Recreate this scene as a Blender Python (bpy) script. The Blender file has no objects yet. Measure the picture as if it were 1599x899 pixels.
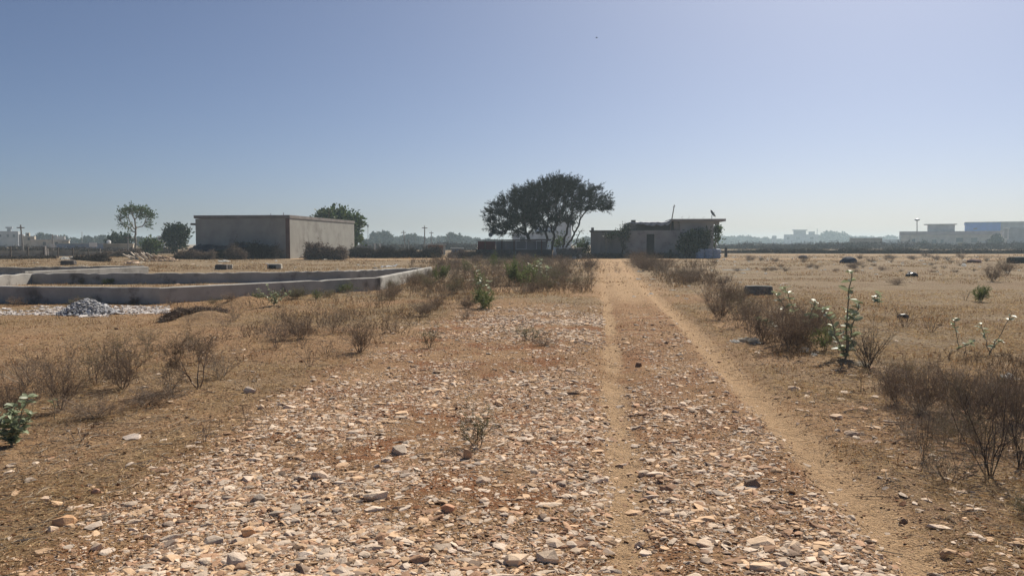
import bpy, bmesh, math, random
import numpy as np
from mathutils import Vector, Matrix

C = bpy.context.scene
COL = C.collection
PI = math.pi

# ------------------------------------------------------------------ camera, sky, sun, exposure
HCAM, FPX, HZ = 1.6, 1185.0, 380.0            # camera height; focal length and horizon row of the photograph
PITCH = math.atan((449.5 - HZ) / FPX)
cam_d = bpy.data.cameras.new("camera")
cam = bpy.data.objects.new("camera", cam_d); COL.objects.link(cam)
cam_d.sensor_width = 36.0
cam_d.lens = 36.0 * FPX / 1599.0
cam_d.clip_start, cam_d.clip_end = 0.1, 6000.0
cam.location = (0, 0, HCAM)
cam.rotation_euler = (PI / 2 - PITCH, 0, 0)
C.camera = cam

SUN_AZ, SUN_EL = math.radians(28), math.radians(44)     # azimuth from +Y towards +X
w = bpy.data.worlds.new("World"); C.world = w; w.use_nodes = True
nt = w.node_tree
bg = nt.nodes["Background"]
sky = nt.nodes.new("ShaderNodeTexSky"); sky.sky_type = 'NISHITA'
sky.sun_disc = False
sky.sun_elevation = SUN_EL
sky.sun_rotation = SUN_AZ
sky.altitude = 200; sky.air_density = 0.6; sky.dust_density = 1.9; sky.ozone_density = 4.3
nt.links.new(sky.outputs[0], bg.inputs[0])
bg.inputs[1].default_value = 0.068
sl = bpy.data.lights.new("sun", 'SUN'); sl.energy = 5.0; sl.angle = math.radians(0.55); sl.color = (1.0, 0.92, 0.80)
so = bpy.data.objects.new("sun", sl); COL.objects.link(so)
sd = Vector((math.sin(SUN_AZ) * math.cos(SUN_EL), math.cos(SUN_AZ) * math.cos(SUN_EL), math.sin(SUN_EL)))
so.rotation_euler = sd.to_track_quat('Z', 'Y').to_euler()
so.location = sd * 50
C.view_settings.view_transform = 'Standard'; C.view_settings.look = 'None'
C.view_settings.exposure = 0.25; C.view_settings.gamma = 1.0
C.view_settings.use_curve_mapping = False
C.render.engine = 'CYCLES'
C.cycles.use_denoising = True
C.cycles.max_bounces = 6; C.cycles.diffuse_bounces = 3; C.cycles.volume_bounces = 1
C.cycles.transparent_max_bounces = 8

# ------------------------------------------------------------------ pixel -> place
cp, sp = math.cos(PITCH), math.sin(PITCH)
def ray(px, py):
    x = (px - 799.5) / FPX; y = -(py - 449.5) / FPX
    return np.array([x, cp + y * sp, -sp + y * cp])
def at(px, py, Y):
    """the point at depth Y seen at this pixel"""
    d = ray(px, py); d = d * (Y / d[1]); return np.array([d[0], Y, HCAM + d[2]])
def g(px, py):
    """the ground point seen at this pixel"""
    d = ray(px, py); t = HCAM / -d[2]; return d[0] * t, d[1] * t
def wpx(n, Y): return n * Y / FPX

# ------------------------------------------------------------------ noise and terrain
def vnoise(x, y, seed=0):
    x = np.asarray(x, float); y = np.asarray(y, float)
    xi = np.floor(x); yi = np.floor(y); xf = x - xi; yf = y - yi
    def h(a, b):
        n = np.sin(a * 127.1 + b * 311.7 + seed * 74.7) * 43758.5453
        return n - np.floor(n)
    u = xf * xf * (3 - 2 * xf); v = yf * yf * (3 - 2 * yf)
    return (h(xi, yi) * (1 - u) + h(xi + 1, yi) * u) * (1 - v) + (h(xi, yi + 1) * (1 - u) + h(xi + 1, yi + 1) * u) * v
def fbm(x, y, seed=0, o=4):
    s = 0; a = 0.5
    for i in range(o):
        s = s + a * vnoise(np.asarray(x) * 2 ** i, np.asarray(y) * 2 ** i, seed + i * 7); a *= 0.5
    return s / (1 - 0.5 ** o)
def sst(a, b, x):
    t = np.clip((x - a) / (b - a), 0, 1); return t * t * (3 - 2 * t)
def gauss(x, s): return np.exp(-(x / s) ** 2)

RM = (938 - 799.5) / FPX                        # the track runs slightly to the right
def rut_l(y): return 0.16 + RM * y + 0.07 * (vnoise(y * 0.35, 0, 3) - 0.5)
def rut_r(y): return 1.64 + RM * y + 0.09 * (vnoise(y * 0.3, 9, 5) - 0.5)

MOUNDS = []                                     # (x, y, radius, height) little heaps of soil
def mound(px, py, rpx, h, k=0.6):
    x, y = g(px, py); MOUNDS.append((x, y, wpx(rpx, y), h, k))
mound(388, 477, 45, 0.28); mound(322, 497, 50, 0.16); mound(440, 482, 60, 0.1)
mound(250, 405, 200, 0.2); mound(110, 412, 30, 0.5); mound(610, 421, 30, 0.25)
def T(x, y):
    x = np.asarray(x, float); y = np.asarray(y, float)
    near = sst(160, 60, y)
    z = near * 0.10 * (fbm(x / 7, y / 7, 1, 3) - 0.5) + near * 0.035 * (fbm(x / 0.9, y / 0.9, 2, 3) - 0.5)
    fade = sst(80, 60, y)
    dl = x - rut_l(y); dr = x - rut_r(y)
    z = z + fade * (-0.045 * gauss(dl, 0.19) - 0.055 * gauss(dr, 0.16)
                    + 0.025 * gauss(np.abs(dr) - 0.36, 0.13) + 0.015 * gauss(np.abs(dl) - 0.4, 0.15))
    z = z + fade * sst(40, 20, y) * 0.022 * (fbm(x / 0.28, y / 0.28, 12, 2) - 0.5) * (1 - 0.6 * gauss(dr, 0.2))
    z = z + 0.03 * fade * gauss(x - rut_l(y) + 1.3, 1.1)
    for (mx, my, r, h, k) in MOUNDS:
        z = z + h * np.exp(-(((x - mx) / r) ** 2 + ((y - my) / (r * k)) ** 2) * 1.6)
    return z
def Tz(x, y): return float(T(np.array([x]), np.array([y]))[0])
def gp(px, py):
    x, y = g(px, py); return (x, y, Tz(x, y))

def z_sand(x, y):
    f = sst(78, 70, y)
    brk = 0.52 + 0.48 * sst(0.36, 0.58, fbm(x / 0.8, y / 1.6, 21, 3))
    s = np.maximum(gauss(x - rut_r(y), 0.215), gauss(x - rut_l(y), 0.165) * brk * 0.92)
    far = sst(14, 26, y) * gauss(x - 0.9 - RM * y, 1.3) * 0.75
    pad = sst(-4.9, -6.0, x) * sst(10.5, 12, y) * sst(19.5, 18, y) * 0.3
    cross = gauss(y - 77 - 0.02 * x, 1.8) * 0.9 * sst(-30, -22, x)
    apron = sst(4, 7, x) * sst(13, 10, x) * sst(62, 70, y) * sst(80, 76, y)
    rd2 = gauss(y - 105, 3.0) * sst(28, 36, x) * 0.9
    return np.clip(np.maximum.reduce([s * f, far * f, pad, cross, apron, rd2]), 0, 1)
def gravel_left(y): return -2.25 + 0.11 * np.maximum(y - 8, 0)
def z_gravel(x, y):
    e = 0.5 * (fbm(x / 1.1, y / 1.4, 31, 3) - 0.5)
    left = sst(-0.45, 0.25, x - gravel_left(y) + e * 1.6)
    right = sst(0.15, -0.25, x - rut_r(y) + e * 0.5)
    end = sst(19.5, 15.5, y + e * 5)
    mid = 1 - 0.42 * sst(-0.3, 0.1, x - rut_l(y))
    return np.clip(left * right * end * mid, 0, 1)
def z_straw(x, y):
    n = fbm(x / 2.3, y / 2.3, 41, 3)
    s = (0.25 + 0.65 * sst(0.38, 0.62, n)) * (0.55 + 0.45 * sst(9, 20, y)); s = np.maximum(s, np.maximum(0.9 * sst(22, 34, y), 0.85 * sst(0.8, 2.0, x - rut_r(y)) * sst(6, 12, y)))
    s = s * (1 - z_gravel(x, y) * 0.9) * (1 - z_sand(x, y))
    s = s * (1 - 0.9 * sst(30, 22, y) * sst(-0.1, 0.15, x - rut_l(y)) * sst(0.1, -0.15, x - rut_r(y)))
    return np.clip(s, 0, 1)

# ------------------------------------------------------------------ materials
def N(nt, kind, **kw):
    n = nt.nodes.new(kind)
    for k, v in kw.items(): setattr(n, k, v)
    return n
def mixc(nt, fac, a, b, mode='MIX'):
    m = N(nt, "ShaderNodeMix", data_type='RGBA', blend_type=mode)
    for sock, v in ((m.inputs[0], fac), (m.inputs[6], a), (m.inputs[7], b)):
        if isinstance(v, bpy.types.NodeSocket): nt.links.new(v, sock)
        elif isinstance(v, (int, float)): sock.default_value = v
        else: sock.default_value = (*v[:3], 1)
    return m.outputs[2]
def noise(nt, vec, scale, detail=4, rough=0.55):
    n = N(nt, "ShaderNodeTexNoise"); n.inputs["Scale"].default_value = scale
    n.inputs["Detail"].default_value = detail; n.inputs["Roughness"].default_value = rough
    if vec is not None: nt.links.new(vec, n.inputs["Vector"])
    return n.outputs[0]
def ramp(nt, v, a, b, lo=0.0, hi=1.0):
    m = N(nt, "ShaderNodeMapRange"); m.interpolation_type = 'SMOOTHSTEP'
    nt.links.new(v, m.inputs[0])
    for i, q in zip((1, 2, 3, 4), (a, b, lo, hi)): m.inputs[i].default_value = q
    return m.outputs[0]
def math_(nt, op, a, b):
    m = N(nt, "ShaderNodeMath", operation=op)
    for s, v in zip(m.inputs, (a, b)):
        if isinstance(v, bpy.types.NodeSocket): nt.links.new(v, s)
        else: s.default_value = v
    return m.outputs[0]
MATS = {}
def mat(name, col, col2=None, scale=3.0, rough=0.9, bump=0.0, bscale=20, tint=False, trans=0.0, spec=0.3, stain=None, stain_scale=0.8, streak=False, metal=0.0):
    if name in MATS: return MATS[name]
    m = bpy.data.materials.new(name); m.use_nodes = True; nt = m.node_tree
    p = nt.nodes["Principled BSDF"]; out = nt.nodes["Material Output"]
    tc = N(nt, "ShaderNodeTexCoord"); vec = tc.outputs["Object"]
    if streak:
        mp = N(nt, "ShaderNodeMapping"); mp.inputs["Scale"].default_value = (1, 1, 0.18); nt.links.new(vec, mp.inputs[0]); vec2 = mp.outputs[0]
    else: vec2 = vec
    col2 = col2 or tuple(c * 0.72 for c in col)
    c = mixc(nt, ramp(nt, noise(nt, vec2, scale), 0.32, 0.68), col2, col)
    if stain:
        c = mixc(nt, ramp(nt, noise(nt, vec2, stain_scale, 5, 0.65), 0.5, 0.72), c, stain)
    if tint:
        a = N(nt, "ShaderNodeAttribute", attribute_name="tint")
        c = mixc(nt, 1.0, c, a.outputs[0], 'MULTIPLY')
    nt.links.new(c, p.inputs["Base Color"])
    p.inputs["Roughness"].default_value = rough
    p.inputs["Specular IOR Level"].default_value = spec
    p.inputs["Metallic"].default_value = metal
    if bump:
        b = N(nt, "ShaderNodeBump"); b.inputs["Strength"].default_value = bump; b.inputs["Distance"].default_value = 0.02
        nt.links.new(noise(nt, vec, bscale, 5, 0.6), b.inputs["Height"]); nt.links.new(b.outputs[0], p.inputs["Normal"])
    if trans:
        t = N(nt, "ShaderNodeBsdfTranslucent"); nt.links.new(c, t.inputs[0])
        mx = N(nt, "ShaderNodeMixShader"); mx.inputs[0].default_value = trans
        nt.links.new(p.outputs[0], mx.inputs[1]); nt.links.new(t.outputs[0], mx.inputs[2]); nt.links.new(mx.outputs[0], out.inputs[0])
    MATS[name] = m
    return m

def ground_mat():
    m = bpy.data.materials.new("dry_earth"); m.use_nodes = True; nt = m.node_tree
    p = nt.nodes["Principled BSDF"]
    geo = N(nt, "ShaderNodeNewGeometry"); pos = geo.outputs["Position"]
    z = N(nt, "ShaderNodeAttribute", attribute_name="zone"); s = N(nt, "ShaderNodeSeparateColor"); nt.links.new(z.outputs[0], s.inputs[0])
    sand, grav, straw = s.outputs[0], s.outputs[1], s.outputs[2]
    c = mixc(nt, ramp(nt, noise(nt, pos, 0.9, 6), 0.35, 0.65), (0.32, 0.185, 0.095), (0.40, 0.25, 0.135))
    red = math_(nt, 'MULTIPLY', ramp(nt, noise(nt, pos, 1.4, 5, 0.6), 0.45, 0.62), math_(nt, 'ADD', math_(nt, 'MULTIPLY', grav, 0.75), 0.10))
    c = mixc(nt, red, c, (0.25, 0.098, 0.040))
    st = mixc(nt, ramp(nt, noise(nt, pos, 0.35, 6, 0.65), 0.4, 0.6), (0.215, 0.178, 0.115), (0.285, 0.245, 0.164))
    st = mixc(nt, ramp(nt, noise(nt, pos, 0.16, 7, 0.75), 0.47, 0.62, 0, 0.6), st, (0.17, 0.125, 0.08))
    st = mixc(nt, ramp(nt, noise(nt, pos, 1.1, 6, 0.7), 0.50, 0.66, 0, 0.55), st, (0.20, 0.125, 0.07))
    st = mixc(nt, ramp(nt, noise(nt, pos, 3.2, 6, 0.75), 0.5, 0.62, 0, 0.5), st, (0.15, 0.115, 0.072))
    c = mixc(nt, math_(nt, 'MULTIPLY', straw, 0.85), c, st)
    c = mixc(nt, ramp(nt, math_(nt, 'ADD', sand, math_(nt, 'MULTIPLY', noise(nt, pos, 5.0, 4), 0.35)), 0.4, 0.85), c,
             mixc(nt, noise(nt, pos, 2.5, 5), (0.43, 0.275, 0.150), (0.50, 0.345, 0.205)))
    # small dark and pale crumbs of earth and stone
    v = N(nt, "ShaderNodeTexVoronoi"); v.inputs["Scale"].default_value = 55; nt.links.new(pos, v.inputs["Vector"])
    sc = N(nt, "ShaderNodeSeparateColor"); nt.links.new(v.outputs["Color"], sc.inputs[0])
    crumb = math_(nt, 'MULTIPLY', ramp(nt, sc.outputs[0], 0.72, 0.8), ramp(nt, v.outputs["Distance"], 0.5, 0.25))
    c = mixc(nt, math_(nt, 'MULTIPLY', crumb, math_(nt, 'SUBTRACT', 0.8, math_(nt, 'MULTIPLY', sand, 0.6))), c, mixc(nt, sc.outputs[1], (0.14, 0.075, 0.04), (0.52, 0.40, 0.30)))
    fl = ramp(nt, noise(nt, pos, 26, 6, 0.8), 0.53, 0.62)
    c = mixc(nt, math_(nt, 'MULTIPLY', fl, math_(nt, 'SUBTRACT', 0.48, math_(nt, 'MULTIPLY', sand, 0.40))), c, (0.15, 0.085, 0.048))
    pl = ramp(nt, noise(nt, pos, 33, 6, 0.8), 0.55, 0.64)
    c = mixc(nt, math_(nt, 'MULTIPLY', pl, 0.45), c, (0.50, 0.38, 0.25))
    fine = noise(nt, pos, 90, 4, 0.7)
    c = mixc(nt, 1.0, c, mixc(nt, ramp(nt, fine, 0.3, 0.7), (0.72, 0.72, 0.72), (1.2, 1.2, 1.2)), 'MULTIPLY')
    nt.links.new(c, p.inputs["Base Color"])
    p.inputs["Roughness"].default_value = 0.95; p.inputs["Specular IOR Level"].default_value = 0.1
    b = N(nt, "ShaderNodeBump"); b.inputs["Strength"].default_value = 0.9; b.inputs["Distance"].default_value = 0.05
    h = math_(nt, 'ADD', noise(nt, pos, 38, 5, 0.65), math_(nt, 'MULTIPLY', noise(nt, pos, 7, 4), 1.6))
    h = math_(nt, 'ADD', h, math_(nt, 'MULTIPLY', crumb, 0.3))
    nt.links.new(h, b.inputs["Height"]); nt.links.new(b.outputs[0], p.inputs["Normal"])
    return m

# ------------------------------------------------------------------ mesh helpers
def tag(o, label=None, cat=None, group=None, kind=None):
    if label: o["label"] = label
    if cat: o["category"] = cat
    if group: o["group"] = group
    if kind: o["kind"] = kind
    return o
def empty(name, loc, label, cat, group=None, rz=0):
    o = bpy.data.objects.new(name, None); COL.objects.link(o); o.location = loc; o.rotation_euler[2] = rz
    o.empty_display_size = 0.2
    return tag(o, label, cat, group)
def np_mesh(name, V, F, mats, tint=None, midx=None, smooth=False):
    """V (n,3); F (m,k) with k 3 or 4"""
    V = np.asarray(V, np.float32); F = np.asarray(F, np.int32); k = F.shape[1]
    me = bpy.data.meshes.new(name)
    me.vertices.add(len(V)); me.vertices.foreach_set("co", V.ravel())
    me.loops.add(F.size); me.loops.foreach_set("vertex_index", F.ravel())
    me.polygons.add(len(F)); me.polygons.foreach_set("loop_start", np.arange(0, F.size, k, dtype=np.int32))
    if midx is not None: me.polygons.foreach_set("material_index", np.asarray(midx, np.int32))
    me.polygons.foreach_set("use_smooth", np.full(len(F), smooth))
    me.update(calc_edges=True); me.validate()
    if tint is not None:
        a = me.attributes.new("tint", 'FLOAT_COLOR', 'POINT')
        t = np.ones((len(V), 4), np.float32); t[:, :3] = tint; a.data.foreach_set("color", t.ravel())
    for m in (mats if isinstance(mats, (list, tuple)) else [mats]): me.materials.append(m)
    return me
def link(name, me, parent=None, loc=None):
    o = bpy.data.objects.new(name, me); COL.objects.link(o)
    if parent: o.parent = parent
    if loc is not None: o.location = loc
    return o
def dup(o, loc, rz=None, sc=None, label=None, group=None, parent=None):
    c = o.copy(); COL.objects.link(c)
    if parent: c.parent = parent
    else:
        c.location = loc
        if rz is not None: c.rotation_euler[2] = rz
        if sc is not None: c.scale = sc if hasattr(sc, '__len__') else (sc, sc, sc)
        if label: c["label"] = label
        if group: c["group"] = group
    for ch in list(o.children): dup(ch, None, parent=c)
    return c
class MB:
    def __init__(s): s.v = []; s.f = []
    def add(s, vs, fs):
        n = len(s.v); s.v += [tuple(p) for p in vs]; s.f += [tuple(i + n for i in q) for q in fs]
    def box(s, x0, x1, y0, y1, z0, z1, R=None, top=None):
        """top: optional 4 heights at the corners (x0y0, x1y0, x1y1, x0y1)"""
        t = top or (z1,) * 4
        vs = [(x0, y0, z0), (x1, y0, z0), (x1, y1, z0), (x0, y1, z0), (x0, y0, t[0]), (x1, y0, t[1]), (x1, y1, t[2]), (x0, y1, t[3])]
        if R is not None: vs = [R @ Vector(v) for v in vs]
        s.add(vs, [(0, 3, 2, 1), (4, 5, 6, 7), (0, 1, 5, 4), (1, 2, 6, 5), (2, 3, 7, 6), (3, 0, 4, 7)]); return s
    def tube(s, pts, rs, n=6, cap=True):
        pts = [Vector(p) for p in pts]; rs = rs if hasattr(rs, '__len__') else [rs] * len(pts)
        rings = []
        for i, p in enumerate(pts):
            d = (pts[min(i + 1, len(pts) - 1)] - pts[max(i - 1, 0)]).normalized()
            a = d.orthogonal().normalized(); b = d.cross(a)
            if i and rings:
                a = (rings[-1][0] - pts[i - 1]); a = (a - d * a.dot(d)); a = a.normalized() if a.length > 1e-9 else d.orthogonal().normalized(); b = d.cross(a)
            rings.append([p + (a * math.cos(2 * PI * k / n) + b * math.sin(2 * PI * k / n)) * rs[i] for k in range(n)])
        vs = [v for r in rings for v in r]; fs = []
        for i in range(len(pts) - 1):
            for k in range(n):
                fs.append((i * n + k, i * n + (k + 1) % n, (i + 1) * n + (k + 1) % n, (i + 1) * n + k))
        if cap: fs += [tuple(range(n - 1, -1, -1)), tuple((len(pts) - 1) * n + k for k in range(n))]
        s.add(vs, fs); return s
    def lathe(s, prof, n=14, loc=(0, 0, 0)):
        vs = [(r * math.cos(2 * PI * k / n) + loc[0], r * math.sin(2 * PI * k / n) + loc[1], z + loc[2]) for r, z in prof for k in range(n)]
        fs = [(i * n + k, i * n + (k + 1) % n, (i + 1) * n + (k + 1) % n, (i + 1) * n + k) for i in range(len(prof) - 1) for k in range(n)]
        fs += [tuple(range(n - 1, -1, -1)), tuple((len(prof) - 1) * n + k for k in range(n))]
        s.add(vs, fs); return s
    def build(s, name, m, parent=None, loc=None, smooth=False, bevel=0):
        me = bpy.data.meshes.new(name); me.from_pydata(s.v, [], s.f)
        if bevel:
            bm = bmesh.new(); bm.from_mesh(me)
            bmesh.ops.bevel(bm, geom=bm.edges[:], offset=bevel, segments=1, affect='EDGES'); bm.to_mesh(me); bm.free()
        me.update(); me.materials.append(m)
        if smooth: me.polygons.foreach_set("use_smooth", [True] * len(me.polygons))
        return link(name, me, parent, loc)
def frames(d, roll):
    """unit dirs (n,3) -> two perpendicular unit vectors"""
    ref = np.where(np.abs(d[:, 2:3]) < 0.9, np.array([[0, 0, 1.0]]), np.array([[1.0, 0, 0]]))
    a = np.cross(ref, d); a /= np.linalg.norm(a, axis=1, keepdims=True) + 1e-12
    b = np.cross(d, a)
    c, s = np.cos(roll)[:, None], np.sin(roll)[:, None]
    return a * c + b * s, b * c - a * s
def seg_tubes(P0, P1, R0, R1, n=3):
    P0, P1 = np.asarray(P0, float), np.asarray(P1, float); R0, R1 = np.asarray(R0, float), np.asarray(R1, float)
    d = P1 - P0; d /= np.linalg.norm(d, axis=1, keepdims=True) + 1e-12
    a, b = frames(d, np.zeros(len(d)))
    ang = np.arange(n) * 2 * PI / n
    off = a[:, None] * np.cos(ang)[None, :, None] + b[:, None] * np.sin(ang)[None, :, None]
    V = np.concatenate([P0[:, None] + off * R0[:, None, None], P1[:, None] + off * R1[:, None, None]], 1).reshape(-1, 3)
    base = (np.arange(len(P0)) * 2 * n)[:, None, None]
    q = np.array([[k, (k + 1) % n, n + (k + 1) % n, n + k] for k in range(n)])[None]
    return V, (base + q).reshape(-1, 4)
def leaf_quads(P, D, L, W, roll, droop=0.0, mid=0.45):
    """pointed leaves starting at P along D"""
    D = D / (np.linalg.norm(D, axis=1, keepdims=True) + 1e-12)
    a, b = frames(D, roll)
    L = np.asarray(L)[:, None]; W = np.asarray(W)[:, None]
    M = P + D * L * mid
    tip = P + D * L + np.array([0, 0, -1.0]) * L * droop
    V = np.stack([P, M + a * W / 2, tip, M - a * W / 2], 1).reshape(-1, 3)
    F = np.arange(len(P) * 4).reshape(-1, 4)
    return V, F
def joinVF(parts):
    Vs, Fs, n = [], [], 0
    for V, F in parts:
        Vs.append(V); Fs.append(F + n); n += len(V)
    return np.concatenate(Vs), np.concatenate(Fs)
def scatter(templates, pos, yaw, tilt, scale, tints, rng):
    """copies of small triangle meshes written into one mesh"""
    Vs, Fs, Ts, n = [], [], [], 0
    pick = rng.integers(0, len(templates), len(pos))
    for i, (tv, tf) in enumerate(templates):
        k = np.where(pick == i)[0]
        if not len(k): continue
        v = tv[None] * scale[k][:, None, :]
        ct, st = np.cos(tilt[k])[:, None], np.sin(tilt[k])[:, None]
        y2 = v[:, :, 1] * ct - v[:, :, 2] * st; z2 = v[:, :, 1] * st + v[:, :, 2] * ct
        cy, sy = np.cos(yaw[k])[:, None], np.sin(yaw[k])[:, None]
        V = np.stack([v[:, :, 0] * cy - y2 * sy, v[:, :, 0] * sy + y2 * cy, z2], 2) + pos[k][:, None]
        F = tf[None] + (np.arange(len(k)) * len(tv))[:, None, None] + n
        Vs.append(V.reshape(-1, 3)); Fs.append(F.reshape(-1, 3)); Ts.append(np.repeat(tints[k], len(tv), 0)); n += V.shape[0] * V.shape[1]
    return np.concatenate(Vs), np.concatenate(Fs), np.concatenate(Ts)
def hull(seed, n=16, flat=0.5, el=1.3):
    r = np.random.default_rng(seed)
    bm = bmesh.new()
    for _ in range(n):
        p = r.normal(size=3); p /= np.linalg.norm(p); p *= r.uniform(0.75, 1.05)
        p = np.clip(p, -0.8, 0.8)
        bm.verts.new((p[0] * el, p[1], p[2] * flat))
    res = bmesh.ops.convex_hull(bm, input=bm.verts[:])
    junk = [e for e in res['geom_interior'] + res['geom_unused'] if isinstance(e, bmesh.types.BMVert)]
    if junk: bmesh.ops.delete(bm, geom=list(set(junk)), context='VERTS')
    bmesh.ops.triangulate(bm, faces=bm.faces[:])
    bm.verts.index_update()
    V = np.array([v.co[:] for v in bm.verts]) * 0.5; F = np.array([[v.index for v in f.verts] for f in bm.faces]); bm.free()
    return V, F

# ------------------------------------------------------------------ the ground
def axis(lo, hi, step, grow, far_lo, far_hi):
    c = list(np.arange(lo, hi + 1e-6, step)); s = step
    while c[-1] < far_hi: s *= grow; c.append(c[-1] + s)
    s = step
    while c[0] > far_lo: s *= grow; c.insert(0, c[0] - s)
    return np.array(c)
def build_ground():
    xs = axis(-4.2, 4.6, 0.05, 1.05, -1300, 1300); ys = axis(2.8, 10.0, 0.05, 1.035, -60, 1500)
    X, Y = np.meshgrid(xs, ys); Z = T(X, Y)
    V = np.stack([X, Y, Z], 2).reshape(-1, 3)
    nx, ny = len(xs), len(ys)
    i = (np.arange(ny - 1)[:, None] * nx + np.arange(nx - 1)[None]).ravel()
    F = np.stack([i, i + 1, i + nx + 1, i + nx], 1)
    zone = np.stack([z_sand(X, Y), z_gravel(X, Y), z_straw(X, Y), np.ones_like(X)], 2).reshape(-1, 4).astype(np.float32)
    fc = V[F].mean(1)
    track = (fc[:, 0] > rut_l(fc[:, 1]) - 0.45) & (fc[:, 0] < rut_r(fc[:, 1]) + 0.45) & (fc[:, 1] < 74.5) & (fc[:, 1] > -20)
    road = (np.abs(fc[:, 1] - 77 - 0.02 * fc[:, 0]) < 2.5) & (fc[:, 0] > -28) & (fc[:, 0] < 40)
    # shared smooth normals so that the three sheets meet without a seam
    dzx = np.gradient(Z, xs, axis=1); dzy = np.gradient(Z, ys, axis=0)
    Nn = np.stack([-dzx, -dzy, np.ones_like(Z)], 2).reshape(-1, 3); Nn /= np.linalg.norm(Nn, axis=1, keepdims=True)
    m = ground_mat()
    for name, sel in (("ground", ~track & ~road), ("dirt_track", track), ("dirt_road", road & ~track)):
        f = F[sel]; used = np.unique(f); mp = np.zeros(len(V), np.int64); mp[used] = np.arange(len(used))
        me = np_mesh(name, V[used], mp[f], m, smooth=True)
        a = me.attributes.new("zone", 'FLOAT_COLOR', 'POINT'); a.data.foreach_set("color", zone[used].ravel())
        me.normals_split_custom_set_from_vertices(Nn[used].tolist())
        tag(link(name, me), {"ground": "dry brown open ground with straw and bare earth", "dirt_track": "stony dirt track with two sandy wheel ruts",
                             "dirt_road": "pale dirt road crossing in front of the houses"}[name], None, None, "structure")
build_ground()

# ------------------------------------------------------------------ haze in the air
def build_haze():
    mb = MB().box(-1320, 1320, -80, 1520, -2.0, 18.0)
    m = bpy.data.materials.new("haze_air"); m.use_nodes = True; nt = m.node_tree
    nt.nodes.remove(nt.nodes["Principled BSDF"])
    v = N(nt, "ShaderNodeVolumePrincipled"); v.inputs["Color"].default_value = (0.70, 0.89, 1.0, 1)
    v.inputs["Density"].default_value = 0.0006; v.inputs["Anisotropy"].default_value = 0.3
    nt.links.new(v.outputs[0], nt.nodes["Material Output"].inputs["Volume"])
    tag(mb.build("haze", m), "thin pale haze over the plain", None, None, "stuff")
build_haze()

# ------------------------------------------------------------------ plot walls
def wall_mesh(name, pts, h, th, m, parent, seed=1, jit=0.008, ragged=0.0, step=0.3):
    """a low plastered wall along a polyline, mitred at the corners"""
    r = np.random.default_rng(seed); pts = [np.array(p, float) for p in pts]
    ns = []
    for i in range(len(pts)):
        ds = []
        if i: ds.append((pts[i] - pts[i - 1]) / np.linalg.norm(pts[i] - pts[i - 1]))
        if i < len(pts) - 1: ds.append((pts[i + 1] - pts[i]) / np.linalg.norm(pts[i + 1] - pts[i]))
        t = sum(ds); t /= np.linalg.norm(t); n = np.array([-t[1], t[0]]); n /= max(0.4, abs(n @ np.array([-ds[0][1], ds[0][0]])))
        ns.append(n)
    secs = []
    for i in range(len(pts) - 1):
        k = max(1, int(np.linalg.norm(pts[i + 1] - pts[i]) / step))
        for j in range(k + (i == len(pts) - 2)):
            u = j / k; secs.append((pts[i] * (1 - u) + pts[i + 1] * u, ns[i] * (1 - u) + ns[i + 1] * u))
    V = []; hh = th / 2
    for (p, n) in secs:
        z = h + r.normal() * jit * 0.6 - (ragged * (r.random() < 0.3) if ragged else 0.025 * (r.random() < 0.02))
        g0 = Tz(*p)
        prof = [(-hh, g0 - 0.15), (-hh, z * 0.5), (-hh, z - 0.02), (-hh + 0.02, z), (hh - 0.02, z), (hh, z - 0.02), (hh, z * 0.5), (hh, g0 - 0.15)]
        for (o, zz) in prof:
            q = p + n * (o + r.normal() * 0.003); V.append((q[0], q[1], zz + r.normal() * 0.001))
    F = []
    for i in range(len(secs) - 1):
        for k in range(7): F.append((i * 8 + k, (i + 1) * 8 + k, (i + 1) * 8 + k + 1, i * 8 + k + 1))
    F += [tuple(range(8)), tuple(range(len(V) - 1, len(V) - 9, -1))]
    me = bpy.data.meshes.new(name); me.from_pydata(V, [], F); me.update(); me.materials.append(m)
    return link(name, me, parent)
PLASTER = mat("cement_plaster", (0.44, 0.42, 0.38), (0.34, 0.325, 0.295), 1.6, 0.92, 0.5, 30, stain=(0.12, 0.112, 0.10), stain_scale=1.3)
fw = empty("foundation_wall", (0, 0, 0), "low grey cement plinth wall around the nearest empty plot, behind the gravel heap", "wall")
wall_mesh("front_wall", [(-19.0, 21.2), (-13.8, 20.6), (-9.3, 20.0), (-4.62, 26.0), (-4.05, 37.4)], 0.44, 0.23, PLASTER, fw, 1, 0.002, 0.0)
wall_mesh("back_wall", [(-4.27, 37.0), (-7.0, 32.6), (-12.4, 30.0), (-18.85, 29.7), (-19.0, 21.45)], 0.44, 0.23, PLASTER, fw, 2, 0.002, 0.03, 0.22)
fw2 = empty("foundation_wall", (0, 0, 0), "second low cement plinth wall with a lit face, beyond the nearest plot's back wall", "wall")
wall_mesh("side_wall", [(-21.6, 33.5), (-19.75, 41.0)], 0.36, 0.25, PLASTER, fw2, 3, 0.002)
wall_mesh("back_wall", [(-19.95, 41.15), (-25.5, 38.5), (-34, 35.5)], 0.40, 0.25, PLASTER, fw2, 4, 0.003, 0.03, 0.25)

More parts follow.
